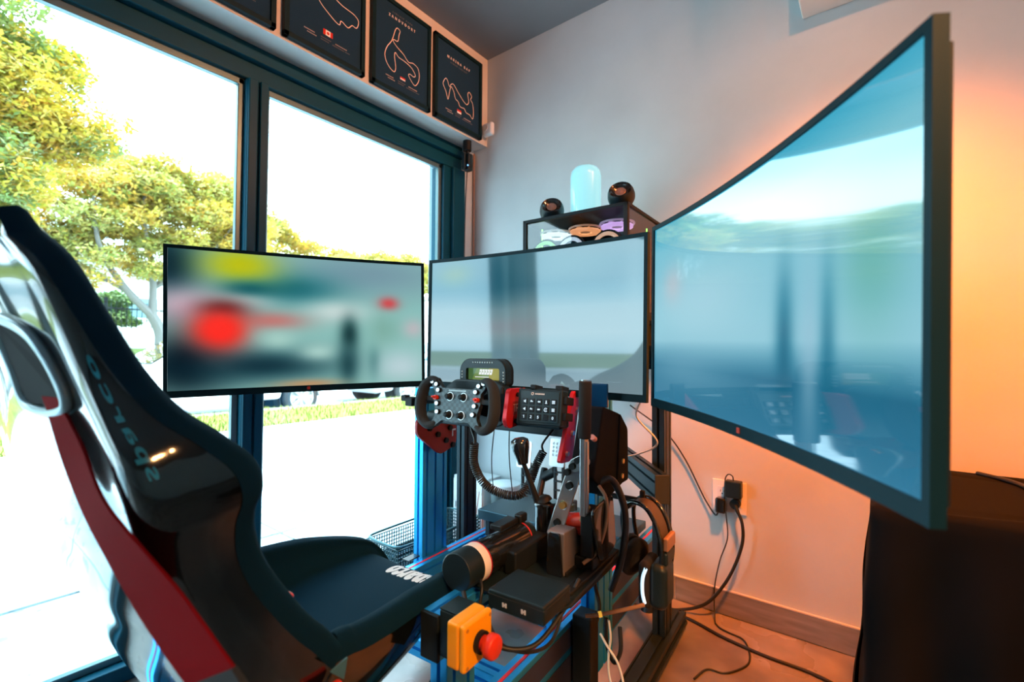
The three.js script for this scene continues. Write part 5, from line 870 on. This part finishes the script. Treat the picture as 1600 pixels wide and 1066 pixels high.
// ------------------------------------------------------------------ computer case on a wall shelf, lamp and ball speakers on it
{
  const s = thing('wall_shelf', 'black shelf behind the centre monitor carrying the computer', 'shelf', [0.87, 1.05, 0.2], { turn: 0.045 });
  part('board', rbox(0.5, 0.02, 0.44, 0.87, 1.07, 0.235, 0.003), M.black, s); part('bracket', [rbox(0.02, 0.12, 0.2, 0.7, 1.0, 0.12, 0.003), rbox(0.02, 0.12, 0.2, 1.04, 1.0, 0.12, 0.003)], M.black, s);
  const X0 = 0.655, X1 = 1.07, Y0 = 1.081, Y1 = 1.45, Z0 = 0.04, Z1 = 0.44, t = thing('computer_case', 'black computer case with glass front and glowing fans above the centre monitor', 'computer', [0.862, Y0, 0.24], { turn: 0.035 });
  part('frame', [rbox(X1 - X0, 0.012, Z1 - Z0, 0.8625, Y1 - 0.006, 0.24, 0.002), rbox(X1 - X0, 0.02, Z1 - Z0, 0.8625, Y0 + 0.01, 0.24, 0.002), rbox(0.016, Y1 - Y0, 0.016, X0 + 0.008, (Y0 + Y1) / 2, Z1 - 0.008, 0.002), rbox(0.016, Y1 - Y0, 0.016, X1 - 0.008, (Y0 + Y1) / 2, Z1 - 0.008, 0.002), rbox(0.016, Y1 - Y0, 0.016, X1 - 0.008, (Y0 + Y1) / 2, Z0 + 0.008, 0.002), rbox(X1 - X0, Y1 - Y0, 0.006, 0.8625, (Y0 + Y1) / 2, Z0 + 0.003, 0.001), rbox(0.006, Y1 - Y0, Z1 - Z0, X0 + 0.003, (Y0 + Y1) / 2, 0.24, 0.001)], M.black, t);
  const tint = new THREE.MeshPhysicalMaterial({ color: new THREE.Color(0.6, 0.66, 0.66), roughness: 0, transmission: 1, thickness: 0, ior: 1.6 });
  part('front_glass', new THREE.PlaneGeometry(X1 - X0 - 0.03, Y1 - Y0 - 0.03).translate(0.8625, (Y0 + Y1) / 2, Z1 - 0.006), tint, t);
  part('side_glass', new THREE.PlaneGeometry(Z1 - Z0 - 0.03, Y1 - Y0 - 0.03).rotateY(Math.PI / 2).translate(X1 - 0.005, (Y0 + Y1) / 2, 0.24), tint, t);
  const glow = (c, I) => std([0.5, 0.5, 0.5], 0.5, 0, { emissive: new THREE.Color(...c), emissiveIntensity: I });
  const fans = [[0.735, [0.75, 0.8, 0.75]], [0.86, [1, 0.36, 0.14]], [0.985, [0.75, 0.42, 0.95]]];
  for (const [x, c] of fans) { // top fans, seen from below-front; a second row stands on the floor of the case
    const f = part('fan', [rod([x, 1.4, 0.33], [x, 1.41, 0.33], 0.018), new THREE.TorusGeometry(0.059, 0.004, 8, 40).rotateX(Math.PI / 2).translate(x, 1.412, 0.33), ...Array.from({ length: 7 }, (_, i) => rbox(0.034, 0.002, 0.02, 0.034, 0, 0, 0.0008).rotateX(0.5).rotateY(i * 0.898).translate(x, 1.408, 0.33))], glow(c.map((q) => q * 0.4), 0.8), t);
    part('light_ring', lathe([x, 1.398, 0.33], [x, 1.405, 0.33], [[0.024, 0], [0.056, 0], [0.056, 1], [0.024, 1]], 40), glow(c, 1.25), f);
  }
  for (const [x, c] of [[0.72, [0.3, 1, 0.25]], [0.83, [0.7, 0.8, 1]], [0.97, [1, 0.5, 0.3]]]) { const f = part('fan', new THREE.TorusGeometry(0.056, 0.006, 8, 40).translate(x, 1.322, 0.38), M.black, t); part('light_ring', new THREE.TorusGeometry(0.047, 0.007, 8, 40).translate(x, 1.322, 0.385), glow(c, 0.9), f); }
  part('mainboard', [rbox(0.34, 0.3, 0.01, 0.86, 1.25, 0.07, 0.001), rbox(0.3, 0.05, 0.12, 0.86, 1.22, 0.14, 0.006), rbox(0.09, 0.09, 0.05, 0.83, 1.33, 0.1, 0.01)], M.blackSatin, t);
  part('light_strip', [rbox(0.004, 0.14, 0.004, 0.69, 1.36, 0.36, 0.001), rbox(0.004, 0.09, 0.004, 1.045, 1.37, 0.2, 0.001).rotateX(0), rbox(0.003, 0.05, 0.003, 1.05, 1.36, 0.26, 0.001)], glow([0.25, 1, 0.12], 4), t);
  part('memory', [0, 1, 2, 3].map((i) => rbox(0.006, 0.09, 0.03, 0.9 + i * 0.011, 1.33, 0.1, 0.001)), glow([0.6, 0.9, 1], 2), t);
  const lampCol = new THREE.Color(0.36, 0.88, 0.97);
  const l = thing('table_lamp', 'pale cyan glowing rounded cylinder lamp on the computer case', 'lamp', [0.842, Y1, 0.29]);
  part('base', lathe([0.842, Y1, 0.29], [0.842, Y1 + 0.022, 0.29], [[0, 0], [0.056, 0], [0.057, 0.9], [0, 1]]), M.white, l);
  part('shade', lathe([0.842, Y1 + 0.022, 0.29], [0.842, 1.663, 0.29], [[0.057, 0], [0.058, 0.1], [0.058, 0.78], [0.055, 0.88], [0.044, 0.96], [0.025, 0.995], [0, 1]], 48), phys([0.15, 0.3, 0.33], 0.25, 0, { clearcoat: 1, emissive: lampCol, emissiveIntensity: 0.9 }), l);
  const pl = new THREE.PointLight(lampCol, 0.12, 0, 2); pl.position.set(0.842, 1.56, 0.29); pl.castShadow = true; pl.shadow.radius = 2; scene.add(pl);
  for (const [x, z, ry, where] of [[0.735, 0.36, 0.5, 'left of the cyan lamp'], [1.02, 0.36, 0.28, 'right of the cyan lamp']]) {
    const b = thing('ball_speaker', 'round black desk speaker on the computer case, ' + where, 'speaker', [x, Y1, z], { local: true, turn: ry });
    b.rotation.order = 'YXZ';
    const d = new THREE.Vector3(0, Math.sin(0.55), Math.cos(0.55)), o = V([0, 0.046, 0]), A = o.clone().addScaledVector(d, -0.047).toArray(), B = o.clone().addScaledVector(d, 0.03).toArray();
    part('body', lathe(A, B, [[0, 0], [0.02, 0.05], [0.036, 0.2], [0.0455, 0.45], [0.047, 0.62], [0.044, 0.85], [0.038, 1]], 40), M.blackSatin, b);
    part('face', lathe(o.clone().addScaledVector(d, 0.012).toArray(), B, [[0, 0], [0.02, 0.1], [0.03, 0.7], [0.0385, 1]], 40), M.blackGloss, b);
    part('cone', lathe(o.clone().addScaledVector(d, 0.014).toArray(), o.clone().addScaledVector(d, 0.026).toArray(), [[0, 0.7], [0.006, 0.75], [0.012, 0.3], [0.017, 0.8], [0.019, 0.5]], 32), std([0.35, 0.22, 0.18], 0.35, 0.4), b);
    part('foot', rod([0, 0, -0.004], [0, 0.01, -0.004], 0.025), M.rubber, b);
  }
}

// ------------------------------------------------------------------ white cabinet, wire basket, bin by the window
{
  const t = thing('white_cabinet', 'slim white metal cabinet on the floor in the room corner', 'cabinet', [0.11, 0, 0.1]);
  part('body', rbox(0.2, 0.335, 0.13, 0.115, 0.1725, 0.085, 0.004), M.white, t);
  part('door', rbox(0.19, 0.3, 0.008, 0.115, 0.175, 0.154, 0.002), std([0.72, 0.75, 0.77], 0.45), t);
  part('latch', rbox(0.008, 0.03, 0.006, 0.035, 0.2, 0.161, 0.002), M.steel, t);
  part('foot', [rod([0.04, 0, 0.05], [0.04, 0.006, 0.05], 0.01), rod([0.19, 0, 0.05], [0.19, 0.006, 0.05], 0.01), rod([0.04, 0, 0.13], [0.04, 0.006, 0.13], 0.01), rod([0.19, 0, 0.13], [0.19, 0.006, 0.13], 0.01)], M.black, t);
}
{
  const t = thing('waste_bin', 'small white lidded bin beside the white cabinet near the wall', 'bin', [0.33, 0, 0.13]);
  part('bucket', lathe([0.33, 0.0, 0.13], [0.33, 0.31, 0.13], [[0, 0], [0.055, 0], [0.068, 1], [0.06, 1]], 40), std([0.06, 0.09, 0.1], 0.3), t);
  part('rim', lathe([0.33, 0.31, 0.13], [0.33, 0.345, 0.13], [[0.06, 0], [0.072, 0], [0.072, 1], [0.0, 1]], 40), M.white, t);
}
{ // perforated basket: four walls with punched square holes
  const X0 = 0.055, X1 = 0.255, Z0 = 0.22, Z1 = 0.69, H = 0.2, t = thing('wire_basket', 'dark perforated metal basket on the floor by the window', 'basket', [(X0 + X1) / 2, 0, (Z0 + Z1) / 2]);
  const wall = (len, x, z, ry) => { const nx = Math.floor(len / 0.0125), ny = 12, g = []; const px = len / nx, py = (H - 0.02) / ny; for (let i = 0; i <= nx; i++) g.push(box(-len / 2 + i * px - 0.002, -len / 2 + i * px + 0.002, 0.01, H - 0.01, -0.001, 0.001)); for (let j = 0; j <= ny; j++) g.push(box(-len / 2, len / 2, 0.01 + j * py - 0.002, 0.01 + j * py + 0.002, -0.001, 0.001)); return mergeGeometries(g).rotateY(ry).translate(x, 0, z); };
  const bm = std([0.03, 0.1, 0.13], 0.45, 0.4);
  part('mesh_wall', wall(Z1 - Z0, X0, (Z0 + Z1) / 2, Math.PI / 2), bm, t); part('mesh_wall', wall(Z1 - Z0, X1, (Z0 + Z1) / 2, Math.PI / 2), bm, t);
  part('mesh_wall', wall(X1 - X0, (X0 + X1) / 2, Z0, 0), bm, t); part('mesh_wall', wall(X1 - X0, (X0 + X1) / 2, Z1, 0), bm, t);
  part('bottom', rbox(X1 - X0, 0.004, Z1 - Z0, (X0 + X1) / 2, 0.004, (Z0 + Z1) / 2, 0.001), bm, t);
  part('rim', tube([[X0, H, Z0 + 0.03], [X0, H, Z1 - 0.03], [X0 + 0.01, H, Z1 - 0.008], [X0 + 0.03, H, Z1], [X1 - 0.03, H, Z1], [X1 - 0.01, H, Z1 - 0.008], [X1, H, Z1 - 0.03], [X1, H, Z0 + 0.03], [X1 - 0.01, H, Z0 + 0.008], [X1 - 0.03, H, Z0], [X0 + 0.03, H, Z0], [X0 + 0.01, H, Z0 + 0.008]], 0.005, 160, 8, true), std([0.05, 0.15, 0.18], 0.35, 0.4), t);
}
// small black clamp camera at the left of the wheel
{
  const t = thing('clamp_mount', 'small black clamp sticking out left of the steering wheel', 'clamp', [-0.2, 0.8, -0.1], { rig: true });
  part('jaw', [rbox(0.03, 0.026, 0.03, -0.198, 0.806, -0.09, 0.004), rbox(0.022, 0.018, 0.02, -0.225, 0.815, -0.09, 0.004)], M.black, t);
  part('arm', rod([-0.19, 0.806, -0.1], [-0.11, 0.81, -0.15], 0.008), M.black, t);
}

renderer.render(scene, camera);
